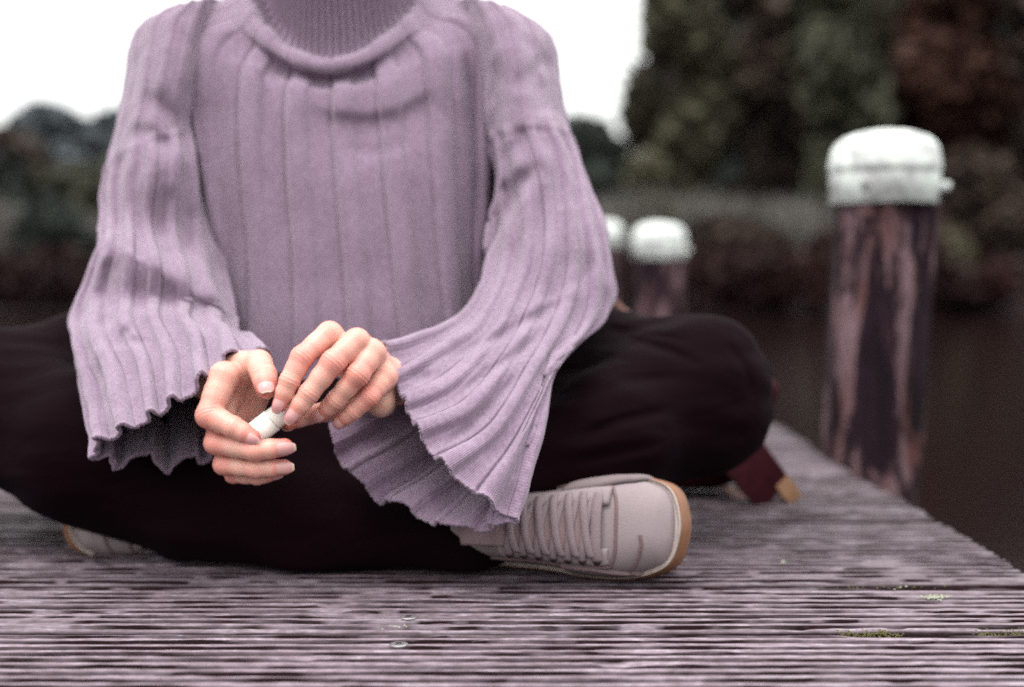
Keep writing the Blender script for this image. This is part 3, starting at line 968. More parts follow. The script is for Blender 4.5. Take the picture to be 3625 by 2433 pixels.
def build_hand(H, palm, wrist, elbow, lo, hi, h=0.0009):
    F = Field(lo, hi, h)
    W = {k: [(HP(*j[:3]), j[3] * KM) for j in v] for k, v in H.items()}
    body = F.blank()
    for (a, b, ra, rb) in palm:
        F.cone(body, HP(*a), HP(*b), ra * KM, rb * KM, 0.010)
    F.cone(body, wrist[0], elbow[0], wrist[1], elbow[1], 0.014)
    out = body.copy()
    for name, js in W.items():
        first = body.copy()                                            # knuckle segment melts into the palm
        (a, ra), (b, rb) = js[0], js[1]
        mid = a * 0.45 + b * 0.55
        F.cone(first, a, mid, ra, (ra * 0.5 + rb * 0.5) * 0.94, 0.008)
        fin = F.blank()
        F.cone(fin, a * 0.6 + b * 0.4, mid, ra * 0.95, (ra * 0.5 + rb * 0.5) * 0.94, 0.001)
        F.cone(fin, mid, b, (ra * 0.5 + rb * 0.5) * 0.94, rb, 0.002)
        for i in range(1, len(js) - 1):
            (a, ra), (b, rb) = js[i], js[i + 1]
            mm = a * 0.5 + b * 0.5
            rm = (ra + rb) * 0.5 * (0.95 if i < len(js) - 2 else 1.0)
            F.cone(fin, a, mm, ra, rm, 0.003); F.cone(fin, mm, b, rm, rb, 0.003)
        out = smin(out, smin(first, fin, 0.002), 0.0007)
    v, q = surface_nets(out, F.lo, F.h)
    v = relax(v, q, 2, 0.5)
    # flush: knuckles and finger ends are pinker
    fl = np.zeros(len(v))
    for name, js in W.items():
        for i, (p, r) in enumerate(js):
            d = np.linalg.norm(v - p, axis=1)
            wgt = (0.30, 0.52, 0.34, 0.72)[i] if name != 'thumb' else (0.1, 0.25, 0.35, 0.75)[i]
            fl = np.maximum(fl, wgt * np.exp(-(np.maximum(d - r * 0.6, 0) / (1.25 * r)) ** 2))
    # skin folds across the backs of the finger joints
    for name, js in W.items():
        for i in (1, 2):
            p, r = js[i]; pn = js[i + 1][0]; pp = js[i - 1][0]
            ax = (pn - pp); ax /= np.linalg.norm(ax)
            rel = v - p; t = rel @ ax; d = np.linalg.norm(rel - t[:, None] * ax, axis=1)
            m = (np.abs(t) < 0.009) & (d < r * 1.35)
            nrm = (rel - t[:, None] * ax) / (d[:, None] + 1e-9)
            cr = -0.00017 * np.cos(t / 0.0021 * 2 * np.pi / 1.6) * np.exp(-(t / 0.0045) ** 2)
            v[m] += nrm[m] * cr[m, None]
    return v, q, fl, W

wrR = (HP(150, 515, 86), 0.0215); elR = (P(735, 1330, 1.268), 0.023)
palmR = [((170, 515, 82), (350, 580, 24), 112, 118), ((170, 515, 84), (390, 740, 44), 118, 118), ((180, 520, 86), (440, 880, 54), 118, 115),
         ((190, 560, 88), (500, 1000, 60), 115, 105), ((200, 520, 80), (470, 500, 46), 108, 126), ((470, 500, 46), (640, 455, 27), 126, 112),
         ((430, 560, 54), (640, 660, 58), 120, 105), ((640, 640, 60), (560, 950, 62), 112, 105), ((470, 520, 40), (380, 640, 30), 100, 95)]
wrL = (HP(1775, 590, 76), 0.0220); elL = (P(1590, 1335, 1.238), 0.024)
palmL = [((1765, 590, 74), (1250, 215, 18), 112, 96), ((1765, 590, 72), (1480, 275, 14), 115, 102), ((1765, 590, 70), (1620, 375, 18), 118, 102),
         ((1760, 600, 66), (1715, 570, 26), 120, 106), ((1750, 650, 62), (1690, 785, 34), 120, 128), ((1620, 560, 44), (1500, 700, 44), 130, 110),
         ((1300, 330, 26), (1480, 620, 40), 85, 100)]
def bounds(H, extra):
    pts = np.array([HP(*j[:3]) for v in H.values() for j in v] + extra)
    return pts.min(0) - 0.022, pts.max(0) + 0.022
lo, hi = bounds(HAND_R, [wrR[0], wrR[0] * 0.4 + elR[0] * 0.6])
vR, qR, fR, WR = build_hand(HAND_R, palmR, wrR, elR, lo, hi)
lo, hi = bounds(HAND_L, [wrL[0], wrL[0] * 0.4 + elL[0] * 0.6])
vL, qL, fL, WL = build_hand(HAND_L, palmL, wrL, elL, lo, hi)

# rest of the body, mostly under the clothes
FB = Field((-0.62, 1.1, 0.0), (0.22, 1.75, 0.92), 0.007)
fb = FB.blank()
sh_l, sh_r = P(1800, 230, 1.535), P(605, 240, 1.535)
cz = -0.198
for a, b, ra, rb, k in [((cz, 1.56, 0.12), (cz, 1.55, 0.30), 0.10, 0.085, 0.05), ((cz, 1.55, 0.30), (cz, 1.54, 0.42), 0.085, 0.075, 0.05),
                        (tuple(sh_l), tuple(sh_r), 0.034, 0.034, 0.03), ((cz, 1.55, 0.42), (cz, 1.55, 0.52), 0.06, 0.042, 0.03), ((cz, 1.55, 0.52), (cz, 1.51, 0.66), 0.042, 0.05, 0.02),
                        (tuple(sh_l), P(1940, 640, 1.44), 0.036, 0.030, 0.02), (P(1940, 640, 1.44), P(1970, 760, 1.42), 0.030, 0.028, 0.01), (tuple(sh_r), P(505, 740, 1.43), 0.036, 0.030, 0.02),
                        (P(1970, 760, 1.42), P(1960, 1030, 1.36), 0.028, 0.026, 0.01), (P(505, 740, 1.43), P(470, 1120, 1.36), 0.032, 0.030, 0.01),
                        (P(1960, 1030, 1.36), elL[0], 0.026, 0.0215, 0.01), (P(470, 1120, 1.36), elR[0], 0.030, 0.0215, 0.01),
                        (elL[0], wrL[0], 0.0215, 0.020, 0.01), (elR[0], wrR[0], 0.0215, 0.020, 0.01),
                        ((cz, 1.485, 0.775), (cz, 1.475, 0.80), 0.078, 0.080, 0.02), ((cz, 1.455, 0.72), (cz, 1.42, 0.685), 0.055, 0.030, 0.03),
                        ((cz, 1.415, 0.775), (cz, 1.385, 0.735), 0.008, 0.013, 0.012), ((cz - .018, 1.402, 0.705), (cz + .018, 1.402, 0.705), 0.008, 0.008, 0.006),
                        ((cz - .082, 1.49, 0.775), (cz - .085, 1.50, 0.735), 0.012, 0.009, 0.005), ((cz + .082, 1.49, 0.775), (cz + .085, 1.50, 0.735), 0.012, 0.009, 0.005),
                        ((cz - .032, 1.42, 0.778), (cz - .030, 1.42, 0.778), 0.012, 0.012, 0.008), ((cz + .030, 1.42, 0.778), (cz + .032, 1.42, 0.778), 0.012, 0.012, 0.008)]:
    FB.cone(fb, a, b, ra, rb, k)
vB, qB = surface_nets(fb, FB.lo, FB.h)
vB = relax(vB, qB, 2)
v = np.concatenate([vB, vR, vL]); q = np.concatenate([qB, qR + len(vB), qL + len(vB) + len(vR)])
body_me = mesh_np("body", v, q)
set_attr(body_me, "flush", np.concatenate([np.full(len(vB), 0.25), fR, fL]))
body = link("body", body_me, M['skin'], person)

# hair
FH = Field((-0.34, 1.33, 0.58), (-0.05, 1.68, 0.95), 0.007)
fh = FH.blank()
for a, b, ra, rb in [((cz, 1.505, 0.80), (cz, 1.51, 0.81), 0.092, 0.09), ((cz, 1.56, 0.74), (cz, 1.58, 0.62), 0.07, 0.05), ((cz - .06, 1.50, .80), (cz - .085, 1.53, .62), 0.035, 0.025), ((cz + .06, 1.50, .80), (cz + .085, 1.53, .62), 0.035, 0.025)]:
    FH.cone(fh, a, b, ra, rb, 0.02)
vv, qq = surface_nets(fh, FH.lo, FH.h)
vv += 0.004 * vnoise(vv[:, 0] * 160, vv[:, 1] * 160, vv[:, 2] * 12)[:, None] * np.array([1, 1, 0])
link("hair", mesh_np("hair", vv, qq), M['hair'], person)

# finger nails
def nail(js, dorsal, length=0.0115, wide=50, grow=0.0016, roll=0.0):
    (dip, _), (tip, r) = js[-2], js[-1]
    t = tip - dip; t /= np.linalg.norm(t)
    d = np.array(dorsal, float); d -= (d @ t) * t; d /= np.linalg.norm(d)
    s = np.cross(t, d)
    nu, nv = 13, 17
    u = np.linspace(-1, 1, nu); w = np.linspace(0, 1, nv)
    U, Wv = np.meshgrid(u, w)
    l0, l1 = r * 0.92 - length, r * 0.92 + grow
    l = l0 + (l1 - l0) * Wv
    taper = np.sqrt(np.clip(1 - (np.clip(0.34 - Wv, 0, 1) / 0.34) ** 2 * 0.96, 0, 1)) * np.sqrt(np.clip(1 - (np.clip(Wv - 0.55, 0, 1) / 0.45) ** 2 * 0.86, 0.02, 1))
    ang = np.radians(wide) * U * taper
    rr = r * 1.0 + 0.00035
    drop = np.where(l > 0, 0.30 * l * l / r, 0) + 0.0005 * np.clip(0.15 - Wv, 0, 1) / 0.15
    pos = tip + l[..., None] * t + (rr * np.cos(ang) - drop)[..., None] * d + (rr * np.sin(ang))[..., None] * s
    low = pos - 0.0007 * d
    vv = np.concatenate([pos.reshape(-1, 3), low.reshape(-1, 3)])
    f = grid_faces(nu, nv).tolist(); k = nu * nv
    f = f + [tuple(k + i for i in reversed(a)) for a in f]
    ring = list(range(nu)) + [j * nu + nu - 1 for j in range(1, nv)] + [(nv - 1) * nu + i for i in range(nu - 2, -1, -1)] + [j * nu for j in range(nv - 2, 0, -1)]
    f += [(ring[(i + 1) % len(ring)], ring[i], k + ring[i], k + ring[(i + 1) % len(ring)]) for i in range(len(ring))]
    me = mesh_np("fingernail", vv, f)
    set_attr(me, "tip", np.tile(Wv.ravel(), 2))
    return link("fingernail", me, M['nail'], body)
nail(WR['thumb'], (0.05, -0.75, 0.65), 0.0105, 52)
nail(WR['index'], (0.0, -1.0, -0.30), 0.0145, 46, 0.002)
nail(WR['middle'], (0.05, -1.0, -0.18), 0.0150, 44, 0.003)
nail(WR['ring'], (0.05, -1.0, 0.05), 0.0150, 46, 0.0026)
nail(WR['pinky'], (0.05, -1.0, -0.5), 0.009, 48)
nail(WL['index'], (-0.12, -1.0, 0.10), 0.0160, 47, 0.0026)
nail(WL['middle'], (-0.05, -1.0, 0.12), 0.0160, 47, 0.0026)
nail(WL['ring'], (-0.55, -0.8, -0.35), 0.0105, 50)
nail(WL['pinky'], (-0.55, -0.7, -0.45), 0.009, 50)
nail(WL['thumb'], (0.0, 0.6, -0.8), 0.0105, 50)

# ---- lip balm held between the fingers
balm = tag(empty("lip_balm", tuple(HP(590, 1062, 6))), "short white lip balm tube held between the fingertips of both hands", "lip balm")
a0, a1 = HP(592, 1066, 6), HP(1010, 740, 12)
ax = (a1 - a0) / np.linalg.norm(a1 - a0)
s1 = np.cross(ax, (0, 1, 0)); s1 /= np.linalg.norm(s1); s2 = np.cross(ax, s1)
Rb = np.stack([s1, s2, ax], 1)
Rc = 104 * KM
mb = MB(); mb.lathe([(0.0002, 0.0), (Rc * .80, 0.0), (Rc * .93, 0.0006), (Rc, 0.0026), (Rc, 0.0205), (Rc * .985, 0.0212), (Rc * 0.9, 0.0214)], a0, 40, Rb, cap=False)
link("cap", mb.mesh("cap"), M['white_plastic'], balm)
mb = MB(); mb.lathe([(Rc * .9, 0.0216), (Rc * .955, 0.0218), (Rc * .955, 0.040), (Rc * .90, 0.0405), (Rc * .86, 0.0408)], a0, 40, Rb, cap=False)
link("barrel", mb.mesh("barrel"), M['white_plastic'], balm)
mb = MB(); mb.lathe([(Rc * .80, 0.0395), (Rc * .80, 0.0465), (Rc * .70, 0.0490), (0.0002, 0.0497)], a0, 32, Rb, cap=False)
link("balm", mb.mesh("balm"), M['balm'], balm)

# ---- trousers
FT = Field((-0.78, 1.12, 0.0), (0.42, 1.86, 0.40), 0.0045)
ft = FT.blank()
hipL, kneL = P(1500, 1330, 1.62), P(2452, 1400, 1.41)
hipR, kneR = P(900, 1330, 1.62), P(-70, 1430, 1.41)
pel = P(1200, 1400, 1.66)
for hip, kne in ((hipL, kneL), (hipR, kneR)):
    mid = (hip + kne) / 2 + np.array([0, 0, 0.004])
    FT.cone(ft, hip, mid, 0.098, 0.092, 0.03); FT.cone(ft, mid, kne, 0.092, 0.0785, 0.03)
# shin that passes behind, its foot under the far knee
c = P(1800, 1600, 1.40)
FT.cone(ft, kneL, c, 0.0765, 0.068, 0.035); FT.cone(ft, c, P(900, 1800, 1.385), 0.068, 0.050, 0.03); FT.cone(ft, P(900, 1800, 1.385), P(560, 1810, 1.37), 0.050, 0.048, 0.02)
FT.cone(ft, kneL, P(2130, 1570, 1.315), 0.074, 0.064, 0.03); FT.cone(ft, P(2130, 1570, 1.315), P(1760, 1680, 1.255), 0.064, 0.045, 0.03)
# shin in front, its foot is the shoe under the bent knee
c = P(800, 1815, 1.296)
FT.cone(ft, kneR, P(330, 1600, 1.322), 0.0765, 0.068, 0.035); FT.cone(ft, P(330, 1600, 1.322), c, 0.068, 0.060, 0.035)
FT.cone(ft, c, P(1080, 1870, 1.268), 0.060, 0.055, 0.03); FT.cone(ft, P(1080, 1870, 1.268), P(1580, 1890, 1.275), 0.055, 0.045, 0.02)
FT.cone(ft, P(1560, 1885, 1.255), P(1672, 1890, 1.240), 0.048, 0.047, 0.01)
FT.cone(ft, pel, pel + [0, 0, .04], 0.13, 0.12, 0.06)
FT.cone(ft, P(1020, 1560, 1.45), P(1450, 1540, 1.45), 0.085, 0.085, 0.05)
FT.cone(ft, P(900, 1410, 1.455), P(1560, 1410, 1.455), 0.052, 0.052, 0.04)
FT.cone(ft, P(950, 1650, 1.38), P(1450, 1650, 1.39), 0.055, 0.055, 0.06)
ft = np.maximum(ft, -(FT.ax[2][None, None, :] - 0.002))
v, q = surface_nets(ft, FT.lo, FT.h)
v = relax(v, q, 4, 0.6)
me = mesh_np("trousers", v, q)
nrm = np.empty(len(v) * 3, np.float32); me.vertices.foreach_get("normal", nrm); nrm = nrm.reshape(-1, 3).astype(float)
v += nrm * (0.0050 * vnoise(v[:, 0] * 7, v[:, 1] * 16, v[:, 2] * 26, seed=4) + 0.0026 * vnoise(v[:, 0] * 18, v[:, 1] * 30, v[:, 2] * 60, seed=5))[:, None]
v = apply_folds(v, nrm, [
    ('crease', [(2120, 1150), (2240, 1200), (2380, 1245), (2500, 1300)], 0.007, 16),
    ('crease', [(2120, 1150), (2300, 1185), (2450, 1205)], 0.004, 12),
    ('crease', [(2030, 1560), (2190, 1490), (2420, 1440)], 0.007, 18),
    ('crease', [(1980, 1640), (2200, 1600), (2420, 1560)], 0.006, 20),
    ('crease', [(2050, 1420), (2220, 1350), (2420, 1330)], 0.005, 20),
    ('crease', [(2560, 1200), (2640, 1300), (2665, 1420)], 0.004, 14),
])
me = mesh_np("trousers", v, q)
link("trousers", me, M['trouser'], person)

# ---- sweater torso
def ring_interp(rows, t):
    return catmull(np.array(rows, float), t)
#          z     a(half w) b(half d) yc     front drop  xc
rows = [(0.030, 0.180, 0.150, 1.535, 0.000, -0.185),
        (0.100, 0.172, 0.140, 1.525, 0.000, -0.182),
        (0.190, 0.160, 0.124, 1.512, 0.000, -0.180),
        (0.280, 0.160, 0.113, 1.508, 0.000, -0.184),
        (0.370, 0.172, 0.110, 1.512, 0.000, -0.192),
        (0.450, 0.188, 0.106, 1.518, -0.012, -0.197),
        (0.535, 0.202, 0.100, 1.522, -0.060, -0.198),
        (0.572, 0.190, 0.094, 1.526, -0.089, -0.198),
        (0.590, 0.160, 0.090, 1.527, -0.1005, -0.198),
        (0.595, 0.132, 0.090, 1.524, -0.102, -0.198),
        (0.602, 0.113, 0.094, 1.518, -0.106, -0.198),
        (0.608, 0.107, 0.0935, 1.5175, -0.104, -0.198),
        (0.614, 0.103, 0.0900, 1.5185, -0.1045, -0.198),
        (0.616, 0.098, 0.0835, 1.5195, -0.1055, -0.198),
        (0.610, 0.092, 0.0760, 1.521, -0.108, -0.198),
        (0.598, 0.088, 0.0700, 1.522, -0.112, -0.198)]
NRIB = 18
nu, nv = NRIB * 28, 230
tv = np.concatenate([np.linspace(0, 8, 150), np.linspace(8, len(rows) - 1, 81)[1:]])
nv = len(tv)
R_ = ring_interp(rows, tv)
# even spacing of the ribs round the girth
th0 = np.linspace(0, 2 * math.pi, 1441)
pex = 0.62
def superell(th, a, b):
    return a * np.sign(np.cos(th)) * np.abs(np.cos(th)) ** pex, b * np.sign(np.sin(th)) * np.abs(np.sin(th)) ** pex
def ell_pt(th, a, b):
    c, s = np.cos(th), np.sin(th)
    r = (np.abs(c / a) ** 2.6 + np.abs(s / b) ** 2.6) ** (-1 / 2.6)
    return r * c, r * s
ex, ey = ell_pt(th0, 0.175, 0.11)
arc = np.concatenate([[0], np.cumsum(np.hypot(np.diff(ex), np.diff(ey)))]); arc /= arc[-1]
u = np.arange(nu) / nu
th = np.interp(u, arc, th0)
G = np.zeros((nv, nu, 3))
for j in range(nv):
    z, a, b, yc, fd, xc = R_[j]
    x, y = ell_pt(th, a, b)
    fr = np.clip(-np.sin(th), 0, 1) ** 1.3
    G[j, :, 0] = xc + x; G[j, :, 1] = yc + y; G[j, :, 2] = z + fd * fr - 0.010 * np.clip(np.sin(th), 0, 1) * 0
nr = grid_normals(G)
nr_base = nr.reshape(-1, 3)
ph = u * NRIB + 0.42
amp = np.where(tv < 7.5, 0.0050, 0.0050 * np.clip(1 - (tv - 7.5) / 2.0, 0.30, 1))
G += nr * (rib_profile(ph, 1.35)[None, :] * amp[:, None])[..., None]
slow = 0.0045 * vnoise(G[..., 0] * 11, G[..., 1] * 11, G[..., 2] * 5, seed=11) + 0.0016 * vnoise(G[..., 0] * 45, G[..., 1] * 45, G[..., 2] * 18, seed=12)
G += nr * slow[..., None]
nr = grid_normals(G).reshape(-1, 3)
v = G.reshape(-1, 3)
v = apply_folds(v, nr_base, [
    ('step', [(1560, 300), (1500, 360), (1400, 405), (1280, 420), (1150, 400), (1040, 350)][::-1], 0.0, 20),
    ('step', [(1040, 360), (1180, 408), (1300, 418), (1410, 398), (1500, 345), (1560, 280)], 0.009, 42),
    ('crease', [(880, 300), (1000, 262), (1180, 272), (1330, 268), (1480, 225)], 0.004, 30),
    ('crease', [(1640, 130), (1668, 330), (1690, 620), (1705, 900)], 0.014, 19),
    ('crease', [(1585, 130), (1600, 350), (1640, 700)], 0.0045, 16),
    ('crease', [(900, 195), (935, 330), (950, 600)], 0.004, 12),
    ('crease', [(600, 140), (665, 420), (745, 760), (810, 1010)], -0.008, 26),
    ('crease', [(560, 120), (620, 420), (690, 700), (790, 1000)], 0.006, 14),
    ('crease', [(1180, 520), (1330, 540), (1480, 500)], 0.002, 26),
])
sw_me = mesh_np("sweater", v, grid_faces(nu, nv, True))
sl = np.concatenate([[0], np.cumsum(np.linalg.norm(np.diff(G[:, nu * 3 // 4], axis=0), axis=1))])
UU, VV = np.meshgrid(u * 0.96, sl)
set_uv(sw_me, np.stack([UU, VV], -1).reshape(-1, 2))
sweater = link("sweater", sw_me, M['knit'], person)
sweater["label"] = "mauve ribbed knit sweater with wide bell sleeves"

# fine ribbed collar standing up inside the rolled neck edge
rows = [(0.6085, 0.1062, 0.0925, 1.518, -0.104), (0.6150, 0.1035, 0.0900, 1.519, -0.1045), (0.6190, 0.0985, 0.0840, 1.5195, -0.1055), (0.6185, 0.0930, 0.0770, 1.521, -0.1065), (0.6165, 0.0885, 0.0700, 1.5225, -0.1065), (0.619, 0.0845, 0.0650, 1.523, -0.104), (0.628, 0.080, 0.061, 1.521, -0.097), (0.655, 0.074, 0.060, 1.512, -0.080), (0.690, 0.070, 0.062, 1.502, -0.066),
        (0.696, 0.074, 0.066, 1.502, -0.066), (0.690, 0.079, 0.071, 1.502, -0.066), (0.676, 0.080, 0.072, 1.504, -0.068)]
NR2 = 66; nu2 = NR2 * 8; tv2 = np.linspace(0, len(rows) - 1, 90)
R_ = ring_interp(rows, tv2); u2 = np.arange(nu2) / nu2; th2 = u2 * 2 * math.pi
G2 = np.zeros((90, nu2, 3))
for j in range(90):
    z, a, b, yc, fd = R_[j]
    G2[j, :, 0] = -0.198 + a * np.cos(th2); G2[j, :, 1] = yc + b * np.sin(th2); G2[j, :, 2] = z + fd * np.clip(-np.sin(th2), 0, 1) ** 1.3
n2 = grid_normals(G2)
G2 += n2 * (0.0026 * np.sin(u2 * NR2 * 2 * math.pi))[None, :, None]
me = mesh_np("collar", G2.reshape(-1, 3), grid_faces(nu2, 90, True))
UU, VV = np.meshgrid(u2 * 0.5, np.linspace(0, 0.15, 90)); set_uv(me, np.stack([UU, VV], -1).reshape(-1, 2))
link("collar", me, M['collar'], sweater)

# ---- sleeves: rings of 12 points from the shoulder to the cuff; 0 inner/top, 1-5 near side, 6 outer/bottom, 7-11 far side
def ell(cx, cy, rx, ty, sag, Yc, rY, sgn, rYb=None):
    out = []
    for k in range(12):
        f = math.pi * k / 6
        s = math.sin(f)
        out.append((cx - sgn * rx * math.cos(f), cy - ty * math.cos(f) - sag * max(s, 0), Yc - (rY if s > 0 else (rYb or rY)) * s))
    return out
L_RINGS = [
    ell(1735, 20, 95, 25, 15, 1.515, 0.060, 1),
    ell(1802, 110, 150, 20, 30, 1.508, 0.082, 1),
    ell(1835, 265, 152, 40, 50, 1.49, 0.092, 1),
    ell(1862, 440, 150, 0, 50, 1.475, 0.097, 1),
    ell(1905, 600, 152, -10, 55, 1.455, 0.100, 1),
    [(1735, 815, 1.395), (1790, 770, 1.36), (1862, 755, 1.335), (1940, 760, 1.32), (2015, 775, 1.32), (2080, 790, 1.335), (2122, 790, 1.37), (2135, 770, 1.42), (2105, 740, 1.46), (2010, 730, 1.49), (1890, 740, 1.495), (1785, 780, 1.46)],
    [(1722, 930, 1.365), (1785, 915, 1.33), (1860, 915, 1.305), (1940, 930, 1.29), (2025, 950, 1.29), (2100, 965, 1.305), (2152, 965, 1.345), (2162, 945, 1.40), (2130, 910, 1.45), (2020, 885, 1.48), (1880, 880, 1.48), (1770, 900, 1.43)],
    [(1690, 1020, 1.325), (1750, 1030, 1.295), (1820, 1050, 1.272), (1900, 1080, 1.26), (1990, 1110, 1.262), (2075, 1130, 1.28), (2128, 1120, 1.315), (2155, 1090, 1.37), (2130, 1050, 1.42), (2000, 1010, 1.45), (1850, 970, 1.44), (1730, 985, 1.385)],
    [(1618, 1128, 1.275), (1672, 1160, 1.245), (1738, 1205, 1.216), (1808, 1258, 1.196), (1878, 1308, 1.186), (1945, 1330, 1.190), (1985, 1255, 1.225), (1970, 1290, 1.265), (1890, 1330, 1.300), (1770, 1330, 1.320), (1670, 1260, 1.32), (1615, 1170, 1.30)],
    [(1490, 1192, 1.228), (1535, 1262, 1.196), (1592, 1340, 1.168), (1655, 1425, 1.146), (1735, 1510, 1.133), (1830, 1580, 1.130), (1900, 1520, 1.148), (1865, 1600, 1.180), (1770, 1640, 1.210), (1620, 1600, 1.235), (1500, 1490, 1.250), (1460, 1300, 1.250)],
    [(1350, 1228, 1.192), (1393, 1325, 1.164), (1437, 1420, 1.140), (1480, 1525, 1.121), (1562, 1635, 1.107), (1690, 1752, 1.099), (1822, 1838, 1.104), (1725, 1884, 1.130), (1545, 1850, 1.160), (1369, 1780, 1.185), (1225, 1670, 1.202), (1165, 1450, 1.215)],
]
R_RINGS = [
    ell(672, 20, 95, 25, 15, 1.515, 0.060, -1),
    ell(612, 108, 150, 20, 30, 1.508, 0.082, -1),
    ell(575, 290, 148, 50, 50, 1.49, 0.092, -1),
    ell(535, 500, 152, 50, 50, 1.475, 0.097, -1),
    ell(535, 660, 172, 70, 55, 1.455, 0.100, -1),
    [(775, 900, 1.42), (690, 830, 1.385), (600, 795, 1.36), (515, 785, 1.345), (440, 790, 1.345), (378, 808, 1.36), (349, 815, 1.40), (362, 805, 1.44), (430, 790, 1.475), (530, 780, 1.50), (640, 790, 1.505), (735, 850, 1.47)],
    [(828, 1085, 1.375), (735, 1030, 1.322), (640, 982, 1.295), (535, 932, 1.280), (432, 890, 1.282), (368, 868, 1.308), (342, 880, 1.355), (340, 905, 1.405), (410, 900, 1.45), (520, 905, 1.48), (660, 920, 1.48), (775, 990, 1.44)],
    [(838, 1128, 1.362), (748, 1095, 1.318), (648, 1074, 1.296), (535, 1062, 1.282), (425, 1060, 1.280), (322, 1074, 1.294), (253, 1112, 1.330), (262, 1110, 1.385), (350, 1090, 1.43), (490, 1060, 1.46), (650, 1060, 1.46), (775, 1090, 1.42)],
    [(842, 1175, 1.305), (745, 1128, 1.272), (640, 1112, 1.25), (530, 1120, 1.235), (420, 1150, 1.232), (320, 1190, 1.242), (262, 1200, 1.275), (275, 1215, 1.325), (370, 1220, 1.37), (520, 1220, 1.395), (680, 1220, 1.395), (790, 1200, 1.36)],
    [(880, 1195, 1.245), (775, 1175, 1.215), (675, 1205, 1.192), (575, 1260, 1.18), (470, 1300, 1.176), (370, 1340, 1.184), (306, 1372, 1.212), (322, 1420, 1.25), (430, 1450, 1.29), (590, 1440, 1.32), (750, 1400, 1.33), (850, 1290, 1.30)],
    [(930, 1232, 1.185), (812, 1268, 1.158), (714, 1345, 1.138), (610, 1422, 1.126), (520, 1468, 1.122), (432, 1520, 1.126), (342, 1562, 1.143), (352, 1628, 1.165), (450, 1642, 1.190), (600, 1640, 1.207), (745, 1628, 1.217), (870, 1440, 1.225)],
]

def build_sleeve(rings, seam_t, nrib, folds, seed, ruffle, phase):
    R = np.array([[P(*p) for p in r] for r in rings])             # ring, 12, xyz
    nr_, sub = len(rings), 32
    tv = np.linspace(0, nr_ - 1, 330)
    nu = nrib * sub
    tu = np.arange(nu) / nu * 12
    A = catmull(R, tv)                                            # along the arm
    A = np.moveaxis(catmull(np.moveaxis(A, 1, 0), tu, True), 0, 1)  # around
    for it in range(1):
        A[1:-1] = A[1:-1] * 0.5 + (A[:-2] + A[2:]) * 0.25
    n = grid_normals(A)
    if np.mean(np.einsum('ijk,ijk->ij', n[60:200], A[60:200] - A[60:200].mean(1, keepdims=True))) < 0: n = -n; flip = True
    else: flip = False
    u = np.arange(nu) / nu
    vlen = np.concatenate([[0], np.cumsum(np.linalg.norm(np.diff(A.mean(1), axis=0), axis=1))])
    tn = tv / (nr_ - 1)
    below = sstep(seam_t - 0.12, seam_t + 0.12, tv)
    wob = 0.10 * vnoise(u * 9 % 9, u * 0, seed=seed)[None, :] + 0.12 * vnoise(tv[:, None] * 0.9 + 0 * u[None, :], (np.sin(2 * np.pi * u) * 2)[None, :] + 0 * tv[:, None], seed=seed + 1)
    ph = (u[None, :] * nrib + phase) + wob
    gain = 0.0046 * below + 0.0014 * (1 - below)
    gain = gain * (1 + 0.55 * sstep(0.72, 1.0, tn))
    rel = rib_profile(ph, 1.15) * gain[:, None]
    # ruffled far hem
    hang = sstep(0.80, 1.0, tn)[:, None] * (0.35 + 0.65 * np.clip(-np.sin(2 * np.pi * u), 0, 1) ** 0.5)[None, :]
    rel = rel + ruffle * hang * np.sin(2 * np.pi * (u[None, :] * 8 + 0.2) + 2.0 * vnoise(u * 14, u * 0, seed=seed + 5)[None, :])
    # seam ridge where the sleeve is set on
    ds = (tv - seam_t) * (vlen[-1] / (nr_ - 1))
    rel = rel + (0.0008 * np.exp(-(ds / 0.006) ** 2) - 0.0006 * np.exp(-((ds - 0.010) / 0.006) ** 2))[:, None]
    rel = rel + 0.0034 * vnoise(A[..., 0] * 16, A[..., 1] * 16, A[..., 2] * 16, seed=seed + 2) + 0.0014 * vnoise(A[..., 0] * 55, A[..., 1] * 55, A[..., 2] * 55, seed=seed + 3)
    # knitted edge: slightly rolled and uneven
    rel = rel + (0.0012 * np.exp(-((tn - 1) / 0.008) ** 2))[:, None]
    G = A + n * rel[..., None]
    edge = 0.0005 * np.sin(u * nrib * 9 * 2 * np.pi) + 0.0012 * vnoise(u * 60, u * 0, seed=seed + 7)
    dv = np.gradient(A, axis=0); dv /= np.linalg.norm(dv, axis=-1, keepdims=True) + 1e-9
    G += dv * (edge[None, :] * sstep(0.97, 1.0, tn)[:, None])[..., None]
    v = apply_folds(G.reshape(-1, 3), n.reshape(-1, 3), folds)
    me = mesh_np("sleeve", v, grid_faces(nu, len(tv), True, flip))
    girth = 0.44
    UU = np.broadcast_to(u[None, :] * girth, (len(tv), nu)); VV = np.broadcast_to(vlen[:, None] * 1.1, (len(tv), nu))
    set_uv(me, np.stack([UU, VV], -1).reshape(-1, 2))
    o = link("sleeve", me, M['knit'], sweater)
    md = o.modifiers.new("thickness", 'SOLIDIFY'); md.thickness = 0.0032; md.offset = -1.0; md.use_even_offset = False
    return o

